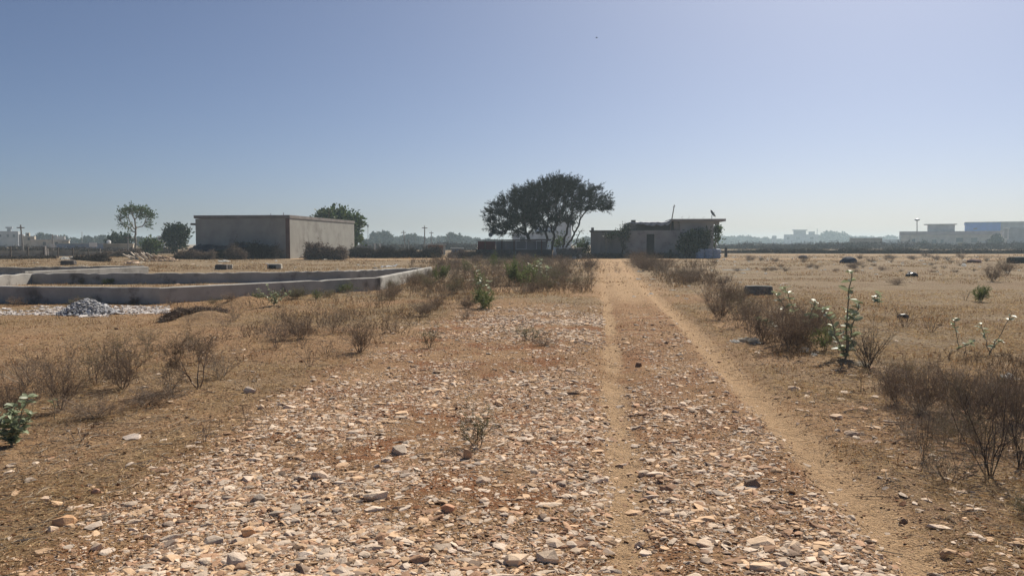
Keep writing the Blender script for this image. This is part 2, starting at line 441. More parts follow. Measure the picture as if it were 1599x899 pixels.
# ------------------------------------------------------------------ houses
THETA = -math.atan(RM)
class House:
    def __init__(s, name, loc, label, cat, rz=THETA, group=None):
        s.o = empty(name, loc, label, cat, group, rz)
    def box(s, name, *a, m, parent=None, bevel=0, **k):
        return MB().box(*a, **k).build(name, m, parent or s.o, bevel=bevel)
CEM = mat("old_cement", (0.345, 0.335, 0.30), (0.29, 0.28, 0.25), 0.8, 0.92, 0.4, 12, stain=(0.23, 0.215, 0.19), stain_scale=0.45)
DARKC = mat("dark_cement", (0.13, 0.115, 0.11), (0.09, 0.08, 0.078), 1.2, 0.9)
GLASSD = mat("dark_opening", (0.02, 0.021, 0.024), (0.014, 0.015, 0.017), 2, 0.6)
BROWNP = mat("brown_pillar", (0.17, 0.10, 0.085), None, 1.0)
RUST = mat("rusty_iron", (0.16, 0.09, 0.06), (0.08, 0.055, 0.045), 8, 0.7)
GREYM = mat("galvanised_grey", (0.30, 0.31, 0.32), None, 6, 0.5, metal=0.3)

def grey_house():
    b = House("flat_roofed_house", (-22.2, 76, 0), "large windowless grey cement house with sunlit side wall and flat roof", "house")
    W, D, H = 9.95, 20.0, 4.42
    v = MB().box(-W, 0, 0, D, -0.1, H - 0.32, top=(H - 0.34, H - 0.3, H - 0.3, H - 0.34))
    v.build("wall", CEM, b.o)
    b.box("roof", -W - 0.12, 0.06, -0.10, D + 0.1, H - 0.297, H, m=mat("slab_cement", (0.27, 0.24, 0.22), None, 0.7, stain=(0.15, 0.13, 0.12)))
    b.box("corner_pillar", -0.42, 0.012, -0.035, 0.0, 0.0, H - 0.32, m=BROWNP)
    b.box("canopy", -W - 1.1, -W - 0.003, 1.0, 9.0, H - 0.95, H - 0.75, m=DARKC)
    b.box("canopy_post", -W - 0.75, -W - 0.45, 1.6, 1.9, 0, H - 0.953, m=mat("whitewash", (0.62, 0.58, 0.55), None, 2))
    for (x, y, h) in ((-6.0, 9, 0.55), (-3.2, 6, 0.5), (-0.7, 13, 1.3)):
        MB().tube([(x, y, H), (x, y, H + h)], 0.03, 5).build("iron_rod", RUST, b.o)
    for (x, w2) in ((-7.4, 2.6), (-2.9, 2.2)):
        MB().box(x, x + w2, 2, 2.3, H, H + 0.07).build("roof_kerb", CEM, b.o)
grey_house()

def farm_house():
    Y = 84.0; s = Y / FPX
    x0 = (922 - 799.5) * s
    b = House("stucco_house", (x0, Y, 0), "long low weathered house with patched flat roofs, dark doorway and leaning pole", "house")
    ww = mat("weathered_stucco", (0.27, 0.265, 0.26), (0.20, 0.195, 0.19), 0.9, 0.92, 0.4, 10, stain=(0.15, 0.145, 0.14), stain_scale=0.7, streak=True)
    wl = mat("pale_stucco", (0.38, 0.365, 0.35), (0.30, 0.285, 0.275), 0.7, 0.92, stain=(0.17, 0.16, 0.155), stain_scale=0.8)
    X = lambda px: (px - 922) * s
    # low wing
    b.box("low_wing_wall", 0, X(974), 0, 5.5, -0.1, 2.86, m=ww, top=(2.84, 2.9, 2.9, 2.82))
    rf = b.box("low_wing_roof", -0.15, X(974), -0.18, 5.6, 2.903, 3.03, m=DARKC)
    b.box("parapet_block", 0.05, 0.35, 0.1, 0.5, 3.033, 3.34, m=DARKC, parent=rf)
    b.box("timber_prop", X(945), X(945) + 0.14, -0.30, -0.18, 0, 2.3, m=mat("grey_timber", (0.34, 0.31, 0.27), None, 6))
    # middle: yard wall with door, room set back under a patched roof
    d0, d1 = X(1008), X(1020)
    yard = b.box("yard_wall", X(974) + 0.003, d0, -0.02, 0.22, -0.1, 3.0, m=wl, top=(2.96, 3.03, 3.03, 2.96))
    b.box("yard_wall", d1, X(1058), -0.02, 0.22, -0.1, 3.02, m=wl, top=(3.04, 3.0, 3.0, 3.04))
    b.box("lintel", d0 + 0.003, d1 - 0.003, -0.015, 0.21, 2.62, 3.02, m=wl)
    b.box("door", d0 + 0.02, d1 - 0.02, 0.14, 0.19, 0.0, 2.6, m=mat("dark_door", (0.05, 0.048, 0.05), None, 3))
    b.box("door_jamb", d0 - 0.12, d0, -0.05, -0.022, 0, 2.66, m=wl); b.box("door_jamb", d1, d1 + 0.12, -0.05, -0.022, 0, 2.66, m=wl)
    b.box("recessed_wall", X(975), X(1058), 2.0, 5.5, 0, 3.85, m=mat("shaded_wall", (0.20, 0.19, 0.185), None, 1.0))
    rr = np.random.default_rng(7)
    # sagging plastic sheet over the verandah roof
    n = 22; V = []; F = []
    for i in range(n + 1):
        for j, (yy, dz) in enumerate(((4.5, 0.0), (1.6, 0.0), (0.5, -0.06), (0.38, -0.3))):
            u = i / n; z = 3.95 + 0.22 * (u > 0.88) * (u - 0.88) * 8 - 0.28 * sst(0.12, 0.0, u) + rr.normal() * 0.015 + dz * (0.6 + rr.random())
            V.append((X(973) + u * (X(1046) - X(973)), yy, z))
    for i in range(n):
        for j in range(3): a = i * 4 + j; F.append((a, a + 4, a + 5, a + 1))
    me = bpy.data.meshes.new("roof_sheet"); me.from_pydata(V, [], F); me.update()
    me.materials.append(mat("worn_plastic_sheet", (0.50, 0.51, 0.52), (0.22, 0.24, 0.27), 2.2, 0.5, 0.6, 5))
    sheet = link("roof_sheet", me, b.o)
    md = sheet.modifiers.new("thick", 'SOLIDIFY'); md.thickness = 0.05
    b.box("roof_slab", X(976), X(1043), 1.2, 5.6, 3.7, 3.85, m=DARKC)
    for k in range(7):
        z = 3.35 + 0.5 * rr.random(); u = X(976) + rr.random() * 1.1
        b.box("hanging_cloth", u, u + 0.5, 0.25 + 0.05 * k, 0.28 + 0.05 * k, z - 0.7, z + 0.35, m=mat("dull_cloth", (0.20, 0.20, 0.18), (0.10, 0.11, 0.12), 3))
    # tall wing
    hw = 3.98
    b.box("tall_wing_wall", X(1058) + 0.003, X(1109), 0.0, 6.5, -0.1, hw, m=wl)
    b.box("upper_wall", X(1050), X(1058) - 0.003, 0.5, 3.0, 3.05, hw, m=wl)
    sl = b.box("tall_wing_roof", X(1044), X(1126), -0.5, 7.0, hw + 0.003, hw + 0.26, m=mat("slab_grey", (0.33, 0.31, 0.29), None, 0.8))
    b.box("roof_beam", X(1109) + 0.01, X(1118), 0.3, 0.7, hw - 0.32, hw, m=ww)
    # dish
    c = Vector((X(1112), 3.0, hw + 0.26))
    MB().tube([c, c + Vector((0, 0, 0.55))], 0.035, 6).build("dish_mast", GREYM, sl)
    q = Vector((0.75, -0.3, 0.55)).to_track_quat('Z', 'Y').to_matrix()
    pr = [(0.0001, 0.02), (0.2, 0.03), (0.36, 0.08), (0.48, 0.16), (0.48, 0.18), (0.35, 0.10), (0.2, 0.055), (0.0001, 0.05)]
    mb = MB().lathe(pr, 16); mb.v = [tuple(c + Vector((0, 0, 0.62)) + q @ Vector(v)) for v in mb.v]
    dd = mb.build("satellite_dish", mat("dark_dish", (0.10, 0.11, 0.12), None, 3), sl)
    p0 = c + Vector((0, 0, 0.62)); MB().tube([p0 + q @ Vector((0.3, 0, 0.06)), p0 + q @ Vector((0, 0, 0.42))], 0.018, 5).build("feed_arm", GREYM, dd)
    for (px, hh) in ((1062, 0.35), (1072, 0.4), (1078, 0.25), (1096, 0.3)):
        p = Vector((X(px), 0.6, hw + 0.26)); pts = [p + Vector((rr.normal() * .1, 0, hh * t)) for t in (0, .5, 1)]
        MB().tube(pts, [0.02, 0.014, 0.008], 4).build("iron_rod", RUST, sl)
    # low front ledge
    b.box("ledge", X(1022), X(1070), -0.75, -0.08, -0.1, 0.62, m=ww)
    # leaning pole
    a = at(1037, 404, Y - 0.9); t = at(1053, 320, Y - 0.3)
    lp = empty("leaning_pole", a, "thin wooden pole leaning against the roof edge of the long low house", "pole")
    MB().tube([(0, 0, -0.1), tuple((t - a) * 0.5 + np.array([0.05, 0, 0])), tuple(t - a)], [0.08, 0.07, 0.05], 7).build("pole", mat("weathered_pole", (0.26, 0.23, 0.20), None, 5), lp)
    tip = t - a
    MB().tube([tuple(tip + np.array([-0.14, 0, -0.2])), tuple(tip + np.array([0.12, 0, -0.12]))], 0.025, 5).build("cross_peg", RUST, lp)
farm_house()

def cattle_shed():
    Y = 80.0; s = Y / FPX; X0 = (743 - 799.5) * s; X = lambda px: (px - 743) * s
    b = House("low_shed", (X0, Y, 0), "low dark shed with sheet roof and maroon end panel under the acacia", "shed", rz=0)
    dk = mat("shed_mud", (0.16, 0.145, 0.13), (0.10, 0.09, 0.085), 0.9, 0.95, 0.5, 8)
    sh = mat("grey_sheet", (0.20, 0.20, 0.21), (0.14, 0.14, 0.15), 1.0, 0.7, streak=True)
    b.box("plinth_wall", 0, X(862), 0.3, 4, -0.1, 0.95, m=dk)
    b.box("end_panel", X(746), X(774), 0.2, 0.28, 0.96, 1.84, m=mat("maroon_panel", (0.16, 0.035, 0.04), (0.11, 0.03, 0.035), 1.5))
    for i, px in enumerate((774.3, 790, 806, 822, 838)):
        b.box("sheet_panel", X(px), X(px + 15.6), 0.22 + 0.02 * (i % 2), 0.28 + 0.02 * (i % 2), 0.9 + 0.05 * (i % 3), 1.84 + 0.03 * (i % 2), m=sh)
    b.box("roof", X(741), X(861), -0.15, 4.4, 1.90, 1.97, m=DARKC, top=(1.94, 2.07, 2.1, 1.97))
    for px in (757, 783, 802, 845): b.box("roof_post", X(px), X(px) + 0.1, 0.02, 0.12, 0, 1.88, m=RUST)
    b.box("white_door", X(800), X(806), 0.2, 0.29, 0.1, 0.75, m=mat("faded_blue_grey", (0.26, 0.28, 0.31), None, 2))
    MB().tube([(X(765), 2, 2.0), (X(765), 2, 2.3)], 0.02, 5).build("dish_mast", GREYM, b.o)
    mb = MB().lathe([(0.0001, 0), (0.25, 0.03), (0.4, 0.12), (0.4, 0.14), (0.2, 0.06), (0.0001, 0.03)], 14)
    q = Vector((0.3, -1, 0.35)).to_track_quat('Z', 'Y').to_matrix(); mb.v = [tuple(Vector((X(765), 2, 2.5)) + q @ (Vector(v) * 0.62)) for v in mb.v]
    mb.build("satellite_dish", GREYM, b.o)
    # stone wall beside it
    st = mat("dry_stone", (0.20, 0.18, 0.16), (0.12, 0.11, 0.10), 3.0, 0.95, 0.8, 6)
    o = empty("stone_wall", (*at(868, 402, Y)[:2], 0), "short dry stone wall with pale capping slab beside the acacia trunks", "wall")
    rr = random.Random(4); mb = MB()
    for row in range(4):
        x = 0.0
        while x < 2.7:
            w_ = rr.uniform(0.25, 0.5); h0 = row * 0.26
            mb.box(x, min(x + w_, 2.75) - 0.02, rr.uniform(-0.05, 0.03), 0.4, h0 - 0.02, h0 + 0.255 + rr.uniform(-0.01, 0.02)); x += w_
    mb.build("stones", st, o)
    MB().box(-0.1, 2.85, -0.12, 0.5, 1.075, 1.15).build("capping_slab", mat("pale_slab", (0.5, 0.48, 0.45), None, 2), o)
cattle_shed()

WINM = mat("far_window", (0.06, 0.07, 0.085), None, 1.0, 0.4)
def far_building(label, cat, Y, blocks, windows=(), name="far_building", trims=()):
    """blocks: (px0, px1, ytop, depth m, material, part name, y offset m); all seen at depth Y"""
    s = Y / FPX; cx = (blocks[0][0] + blocks[0][1]) / 2
    o = empty(name, ((cx - 799.5) * s, Y, 0), label, cat, None, -math.atan((cx - 799.5) / FPX) * 0.9)
    zz = lambda py: float(at(0, py, Y)[2])
    prev = -0.1
    for (a, b_, yt, dep, m, nm, off, *base) in blocks:
        MB().box((a - cx) * s, (b_ - cx) * s, off, off + dep, zz(base[0]) if base else -0.1, zz(yt)).build(nm, m, o)
    for (a, b_, y0, y1, off) in windows:
        MB().box((a - cx) * s, (b_ - cx) * s, off - 0.05, off + 0.02, zz(y1), zz(y0)).build("window", WINM, o)
    for (a, b_, y0, y1, off, dep, m, nm) in trims:
        MB().box((a - cx) * s, (b_ - cx) * s, off, off + dep, zz(y1), zz(y0)).build(nm, m, o)
    return o
CREAM = mat("cream_wall", (0.66, 0.59, 0.49), None, 0.4); PALE = mat("pale_wall", (0.58, 0.56, 0.54), None, 0.4)
MAUVE = mat("mauve_parapet", (0.45, 0.38, 0.38), None, 0.4); BLUE = mat("blue_wall", (0.06, 0.22, 0.75), (0.06, 0.20, 0.65), 0.4)
GREYW = mat("far_grey_wall", (0.42, 0.43, 0.44), None, 0.4); BEIGE = mat("beige_wall", (0.48, 0.42, 0.33), None, 0.5)
BROWNW = mat("far_brown_wall", (0.34, 0.28, 0.21), None, 0.5); SHEDB = mat("blue_grey_sheet", (0.20, 0.25, 0.38), None, 0.5)
WHITE = mat("white_paint", (0.75, 0.75, 0.74), None, 0.6); BRICK = mat("raw_brick", (0.30, 0.17, 0.12), None, 2)
# behind the acacia
HAZEW = mat("hazed_white", (0.62, 0.63, 0.66), None, 0.5)  # pale sky-like grey: distance haze put into the wall colour
far_building("pale two-storey house with narrow tower behind the acacia", "house", 190,
             [(800, 892, 363, 9, HAZEW, "wall", 0), (835, 866, 352, 4, HAZEW, "stair_block", 1.5, 363.2), (866, 892, 337, 7, HAZEW, "tower", 0.3, 363.2)],
             [(812, 820, 370, 379, 0)], "tower_house",
             [(798, 866, 362.4, 364, -0.4, 0.39, GREYW, "roof_edge")])
# far side, towards the sun
far_building("distant blue-grey block of flats with stair tower beyond the thorn fence", "apartment block", 760,
             [(1225, 1275, 366, 14, GREYW, "wall", 0), (1239, 1257, 360, 8, GREYW, "stair_tower", 2, 366.1), (1261, 1270, 361.5, 6, GREYW, "water_tank_room", 2, 366.1), (1207, 1214, 368, 8, GREYW, "annexe", 1)],
             [(1229, 1233, 370, 374, 0), (1243, 1248, 370, 374, 0), (1263, 1268, 370, 374, 0)], "apartment_block",
             [(1237, 1259, 358.5, 360, 1, 10, GREYW, "tower_roof"), (1272.7, 1273.6, 357, 366, 2, 0.5, GREYW, "mast")])
far_building("long low blue-grey sheet shed beyond the thorn fence", "shed", 330,
             [(1242, 1330, 382, 8, SHEDB, "wall", 0), (1252, 1288, 381, 3, BROWNW, "brown_bay", -1.5)],
             [(1262, 1266, 384, 387, -1.5)], "sheet_shed", [(1240, 1331, 381, 382, -0.5, 9, GREYW, "roof")])
far_building("plain brown box-like building beside the long blue-grey shed", "building", 300,
             [(1329, 1374, 372, 9, BROWNW, "wall", 0)], [(1362, 1366, 380, 386, 0)], "brown_building", [(1328, 1375, 371.3, 372, -0.3, 9.6, GREYW, "roof")])
far_building("small white cabin with flat roof before the wide cream building", "cabin", 290,
             [(1403, 1426, 378.5, 4, WHITE, "wall", 0)], [(1407, 1410, 381, 384, 0)], "white_cabin", [(1402, 1427, 377.5, 378.5, -0.2, 4.4, GREYW, "roof")])
far_building("grey sloped-roof hall fading in haze behind the white cabin", "hall", 520,
             [(1378, 1450, 374, 20, GREYW, "wall", 0), (1405, 1450, 367, 14, GREYW, "upper_wall", 3, 374.1), (1425, 1450, 362.5, 10, GREYW, "gable", 5, 367.1)], [(1390, 1394, 378, 382, 0)], "hazy_hall")
far_building("wide cream building with mauve parapet and a raised roof room", "building", 330,
             [(1414, 1558, 366.8, 12, CREAM, "wall", 0), (1452, 1489, 350.5, 8, PALE, "roof_room", 2, 361)],
             [(1491, 1500, 371.5, 378, 0), (1511, 1519, 371.5, 378.5, 0), (1430, 1435, 373, 380, 0), (1458, 1464, 374, 380, 0), (1470, 1474, 374, 380, 0)], "parapet_building",
             [(1412, 1560, 361, 366.6, -0.6, 12.8, MAUVE, "parapet"), (1447, 1492, 349.3, 350.4, 1.2, 9.6, GREYW, "roof_slab"), (1523, 1548, 376.5, 379, -0.3, 0.2, PALE, "sill_band")])
far_building("tall blue-fronted industrial building at the edge of the far estate", "building", 370,
             [(1510, 1556, 350.5, 14, BLUE, "blue_front", 0), (1556.2, 1586, 347.5, 14, GREYW, "side_block", 0)],
             [(1520, 1525, 356, 358, 0)], "blue_building", [(1509, 1588, 346.5, 347.4, -0.5, 15, GREYW, "roof_edge"), (1509, 1556, 347.6, 350.3, -0.2, 14.2, BLUE, "fascia")])
far_building("plain grey warehouse at the end of the far estate", "warehouse", 300,
             [(1572, 1640, 357, 14, GREYW, "wall", 0), (1580, 1640, 354.5, 10, GREYW, "roof_step", 2, 357.1)], [(1584, 1592, 378, 386, 0)], "grey_warehouse")
far_building("low brown yard wall before the wide cream building", "wall", 305,
             [(1503, 1550, 380.5, 0.4, BROWNW, "wall", 0)], (), "yard_wall", [(1502.5, 1550.5, 380, 380.5, -0.1, 0.6, GREYW, "coping")])
far_building("small yellow cabinet at the end of the brown yard wall", "cabinet", 303,
             [(1495.5, 1500.5, 379.5, 0.6, mat("yellow_paint", (0.55, 0.45, 0.15), None, 1), "cabinet_body", 0)], (), "yellow_cabinet", [(1495, 1501, 379, 379.5, -0.1, 0.8, GREYW, "cabinet_top")])
o = empty("ornate_frame", (*at(1570, 388, 290)[:2], 0), "tall white openwork frame on a post before the grey warehouse", "sign frame")
zt = lambda py: float(at(0, py, 290)[2])
s2 = 290 / FPX
for a, b_, c_, d_ in ((-4.5, -2.7, 355, 374), (2.7, 4.5, 355, 374), (-2.69, 2.69, 355, 357), (-2.69, 2.69, 372, 374), (-2.4, 2.4, 357.2, 371.8)):
    MB().box(a * s2, b_ * s2, 0, 0.15 if c_ != 357.2 else 0.05, zt(d_), zt(c_)).build("frame_bar" if c_ != 357.2 else "panel", WHITE if c_ != 357.2 else GREYW, o)
MB().box(-1.2 * s2, 1.2 * s2, 0.02, 0.13, 0, zt(374.1)).build("post", WHITE, o)
def mast(px, y0, yt, Y, label, cat="pole", r=0.09, name="utility_pole", head=None, lean=0.0, m=None, arm=False, group=None):
    a = at(px, y0, Y); t = at(px + lean, yt, Y); o = empty(name, (a[0], Y, 0), label, cat, group)
    h = t[2]; lx = t[0] - a[0]
    m = m or mat("concrete_pole", (0.36, 0.35, 0.33), None, 2)
    MB().tube([(0, 0, -0.2), (lx * 0.5, 0, h * 0.5), (lx, 0, h)], [r * 1.25, r * 1.05, r * 0.8], 7).build("shaft", m, o)
    if arm: MB().box(lx - 0.5, lx + 0.5, -0.05, 0.05, h - 0.45, h - 0.33).build("cross_arm", RUST, o)
    if head: MB().lathe([(0.05, 0), (head, 0.5), (head * 0.9, 0.9), (0.1, 1.2)], 8, (lx, 0, h)).build("lamp_head", GREYM, o)
    return o
mast(1432, 388, 345.5, 320, "tall mast with lamp head beside the cream building's roof room", "lamp mast", 0.22, "lamp_mast", 1.1)
# utility poles
mast(37, 399, 351, 102, "tall leaning concrete pole behind the post fence, before the distant towered house", r=0.11, lean=-5, arm=True)
mast(82, 394, 366, 118, "short pale pole behind the post fence beside the white board", r=0.1)
mast(200, 397, 367, 110, "pale pole before the beige house, beside the thin tree", r=0.09, arm=True)
mast(128, 385, 362, 230, "thin distant pole above the long blue-grey shed roof", r=0.1)
mast(633, 392, 360, 150, "slightly leaning pole behind the dark thorn heap, farthest from the brick hut", r=0.1, lean=-3, arm=True)
mast(638, 391, 374, 160, "short pale pole beside the leaning pole behind the thorn heap", r=0.09)
mast(663, 391, 352.5, 135, "tallest slim pole behind the dark thorn heap, before the brick hut", r=0.1, arm=True)
mast(673.5, 390, 361, 170, "thin pole rising straight above the small brick hut", r=0.1, arm=True)
mast(699.5, 389, 363, 210, "faint distant pole between the brick hut and the low shed", r=0.1)
mast(574.5, 385, 356, 240, "faint distant pole beside the round tree behind the grey house", r=0.09, head=0.3)
for px, lb in ((585.5, "short white gate post behind the thorn heap, nearer the grey house"), (593.5, "short white gate post behind the thorn heap, nearer the brick hut")):
    mast(px, 393, 380, 96, lb, "post", 0.1, "gate_post", m=WHITE)
mast(904.5, 400, 372, 92, "slender bare pole between the acacia and the long low house", r=0.05, lean=-1)
mast(910, 400, 376, 95, "thinner bare pole next to the gap between the acacia and house", r=0.04)
mast(1133.5, 401, 386, 88, "dark charred stump post at the corner past the stacked sacks", "post", 0.16, "stump_post", m=DARKC)
# brick hut and low things behind the thorn heap
far_building("small unfinished brick hut with pale roof behind the thorn heap", "hut", 112,
             [(668, 692, 382.5, 3, BRICK, "wall", 0), (692.2, 695.5, 383.5, 2, PALE, "side_wall", 0.2)], [(671, 675, 385, 391, 0), (683, 686, 385, 389, 0)], "brick_hut",
             [(665, 697, 380.9, 382.4, -0.4, 4, PALE, "roof")])
far_building("little white-roofed lean-to between the brick hut and the low shed", "shed", 118,
             [(705, 724, 388.5, 2.5, SHEDB, "wall", 0)], [(710, 713, 390, 393, 0)], "lean_to", [(703, 725, 387.4, 388.4, -0.4, 3.2, GREYW, "roof")])
# left distance
far_building("distant grey house with roof water tower at the edge of the field", "house", 300,
             [(-6, 27, 361, 12, GREYW, "wall", 0), (12, 17, 356, 4, GREYW, "tower_shaft", 3, 361.1), (10, 19, 354, 5, GREYW, "tank", 2.5, 356.1)], [(2, 5, 366, 370, 0), (12, 15, 366, 370, 0), (20, 23, 366, 370, 0)], "tank_house")
far_building("unfinished beige house with two stubby roof rooms beyond the post fence", "house", 225,
             [(39, 54, 368.5, 8, BEIGE, "wall", 0), (42, 47, 363.5, 4, BEIGE, "roof_room", 1, 368.6), (33, 38.8, 366, 6, PALE, "annexe", 1)], [(45, 48, 371, 375, 0), (44, 46, 365, 367.5, 1)], "beige_house")
far_building("long cream boundary house with flat top beyond the post fence", "house", 200,
             [(55, 105, 375, 6, CREAM, "wall", 0), (96, 104.5, 376.5, 1, BROWNW, "porch", -1.1)], [(70, 74, 378, 383, 0), (86, 90, 378, 383, 0)], "cream_house", [(54, 106, 374, 375, -0.3, 6.6, PALE, "roof_edge")])
far_building("grey block peeping over the trees behind the cream boundary house", "house", 290,
             [(82, 90, 367, 6, GREYW, "wall", 0), (90.2, 100, 369, 6, PALE, "side_wing", 1)], [(84, 86, 369, 372, 0)], "grey_block")
far_building("long blue-grey sheet shed beside the beige house with white tank", "shed", 170,
             [(95, 165, 380.5, 5, SHEDB, "wall", 0)], [(120, 124, 384, 389, 0)], "sheet_shed", [(94, 166, 379.8, 380.5, -0.3, 5.6, GREYW, "roof")])
far_building("white board standing before the long blue-grey sheet shed", "board", 150,
             [(141, 152, 378.8, 0.1, WHITE, "board", 0, 385.5), (143, 144, 385.6, 0.08, RUST, "leg", 0.01), (149, 150, 385.6, 0.08, RUST, "leg", 0.01)], (), "white_board")
far_building("white board on a short stand behind the post fence near green rubbish", "board", 116,
             [(80.5, 86.5, 381, 0.1, WHITE, "board", -0.3, 386.5), (83, 84, 386.6, 0.08, RUST, "leg", -0.28)], (), "white_board")
bh = far_building("low beige house with white roof tank and dark doorway behind the thin tree", "house", 128,
             [(165, 206, 381, 7, BEIGE, "wall", 0), (193, 203, 388.2, 0.5, WHITE, "white_screen", -1.2)], (), "beige_house",
             [(164, 207, 380.2, 381, -0.3, 7.6, CREAM, "roof_edge"), (174.5, 187, 389.2, 394.5, -0.06, 0.08, GLASSD, "doorway"), (187.1, 190, 390, 397, -0.05, 0.07, GLASSD, "doorway")])
MB().lathe([(0.3, 0), (0.34, 0.05), (0.34, 0.4), (0.25, 0.5), (0.1, 0.56)], 14, (wpx(171.5 - 185.5, 128), 2, float(at(0, 380.2, 128)[2]))).build("water_tank", WHITE, bh, smooth=True)
far_building("far pale upper storey above the bushes beside the dark trees", "house", 260,
             [(248, 258, 369, 6, PALE, "wall", 0)], [(251, 254, 371, 374, 0)], "pale_house", [(247, 259, 368.3, 369, -0.3, 6.6, GREYW, "roof_edge")])

# ------------------------------------------------------------------ post fence on the far left
def post_fence():
    Y = 84.0; o = empty("post_fence", (*at(60, 402, Y)[:2], 0), "rough fence of stone and timber posts with wires, before the far houses", "fence")
    cx = at(60, 402, Y)[0]; pts = []
    pm = mat("dark_post", (0.12, 0.10, 0.085), None, 4); pw = mat("pale_post", (0.5, 0.46, 0.42), None, 4)
    for px, ht, wd, m in ((-8, 1.1, .12, pm), (17, 1.15, .13, pm), (44, 1.1, .14, pm), (69, 1.1, .12, pm), (71.2, 1.15, .14, pw), (75, .9, .07, pw), (91, 1.0, .11, pm), (114, .95, .13, pm), (138, .8, .1, pm), (157, .85, .1, pw)):
        x = at(px, 402, Y)[0] - cx; pts.append(x); w2 = wd / 2
        MB().box(x - w2, x + w2, -w2, w2, -0.3, ht + 0.15, top=(ht + .1, ht + .16, ht + .13, ht + .15)).build("post", m, o)
    for z in (0.45, 0.85): MB().tube([(pts[0], 0.0, z), (pts[4], -0.02, z - 0.04), (pts[-1], 0, z)], 0.012, 4).build("wire", RUST, o)
post_fence()
# pale field strip wall behind the fence
far_building("low crumbling pale field wall behind the rough post fence", "wall", 93, [(-40, 112, 391.5, 0.4, mat("crumbling_wall", (0.40, 0.37, 0.31), (0.25, 0.23, 0.19), 1.2, stain=(0.16, 0.14, 0.11)), "wall", 0)], (), "field_wall",
             [(112.2, 165, 393.5, 399, 0, 0.4, mat("crumbling_wall", (0.4, 0.37, 0.31)), "broken_end")])

# ------------------------------------------------------------------ trees
BARK = mat("grey_bark", (0.07, 0.06, 0.052), (0.05, 0.042, 0.037), 4, 0.95)
BARKP = mat("pale_bark", (0.34, 0.30, 0.25), (0.22, 0.19, 0.16), 4, 0.95)
def in_ell(r, ells, n):
    vol = np.array([e[3] * e[4] * e[5] for e in ells]); k = r.choice(len(ells), n, p=vol / vol.sum())
    d = r.normal(size=(n, 3)); d /= np.linalg.norm(d, axis=1, keepdims=True)
    rad = r.random(n) ** (1 / 2.2); E = np.array(ells)[k]
    return E[:, :3] + d * rad[:, None] * E[:, 3:6]
def grow(r, att, roots, step, kill, iters=160, wob=0.25, up=0.05):
    P = [np.array(p, float) for p in roots]; par = [-1] * len(P)
    att = att.copy(); near = np.zeros(len(att), int); nd = np.full(len(att), 1e9)
    for i, p in enumerate(P):
        d = np.linalg.norm(att - p, axis=1); b = d < nd; near[b] = i; nd[b] = d[b]
    for _ in range(iters):
        if not len(att): break
        dirs = {}
        v = att - np.array(P)[near]; v /= np.linalg.norm(v, axis=1, keepdims=True) + 1e-9
        acc = np.zeros((len(P), 3)); cnt = np.zeros(len(P)); np.add.at(acc, near, v); np.add.at(cnt, near, 1)
        new = []
        for i in np.where(cnt > 0)[0]:
            d = acc[i] / cnt[i] + r.normal(size=3) * wob + np.array([0, 0, up]); d /= np.linalg.norm(d) + 1e-9
            new.append(len(P)); P.append(P[i] + d * step); par.append(i)
        for i in new:
            d = np.linalg.norm(att - P[i], axis=1); b = d < nd; near[b] = i; nd[b] = d[b]
        keep = nd > kill
        att, near, nd = att[keep], near[keep], nd[keep]
    P = np.array(P); par = np.array(par); n = len(P)
    cnt = np.ones(n); 
    for i in range(n - 1, -1, -1):
        if par[i] >= 0: cnt[par[i]] += cnt[i]
    return P, par, cnt
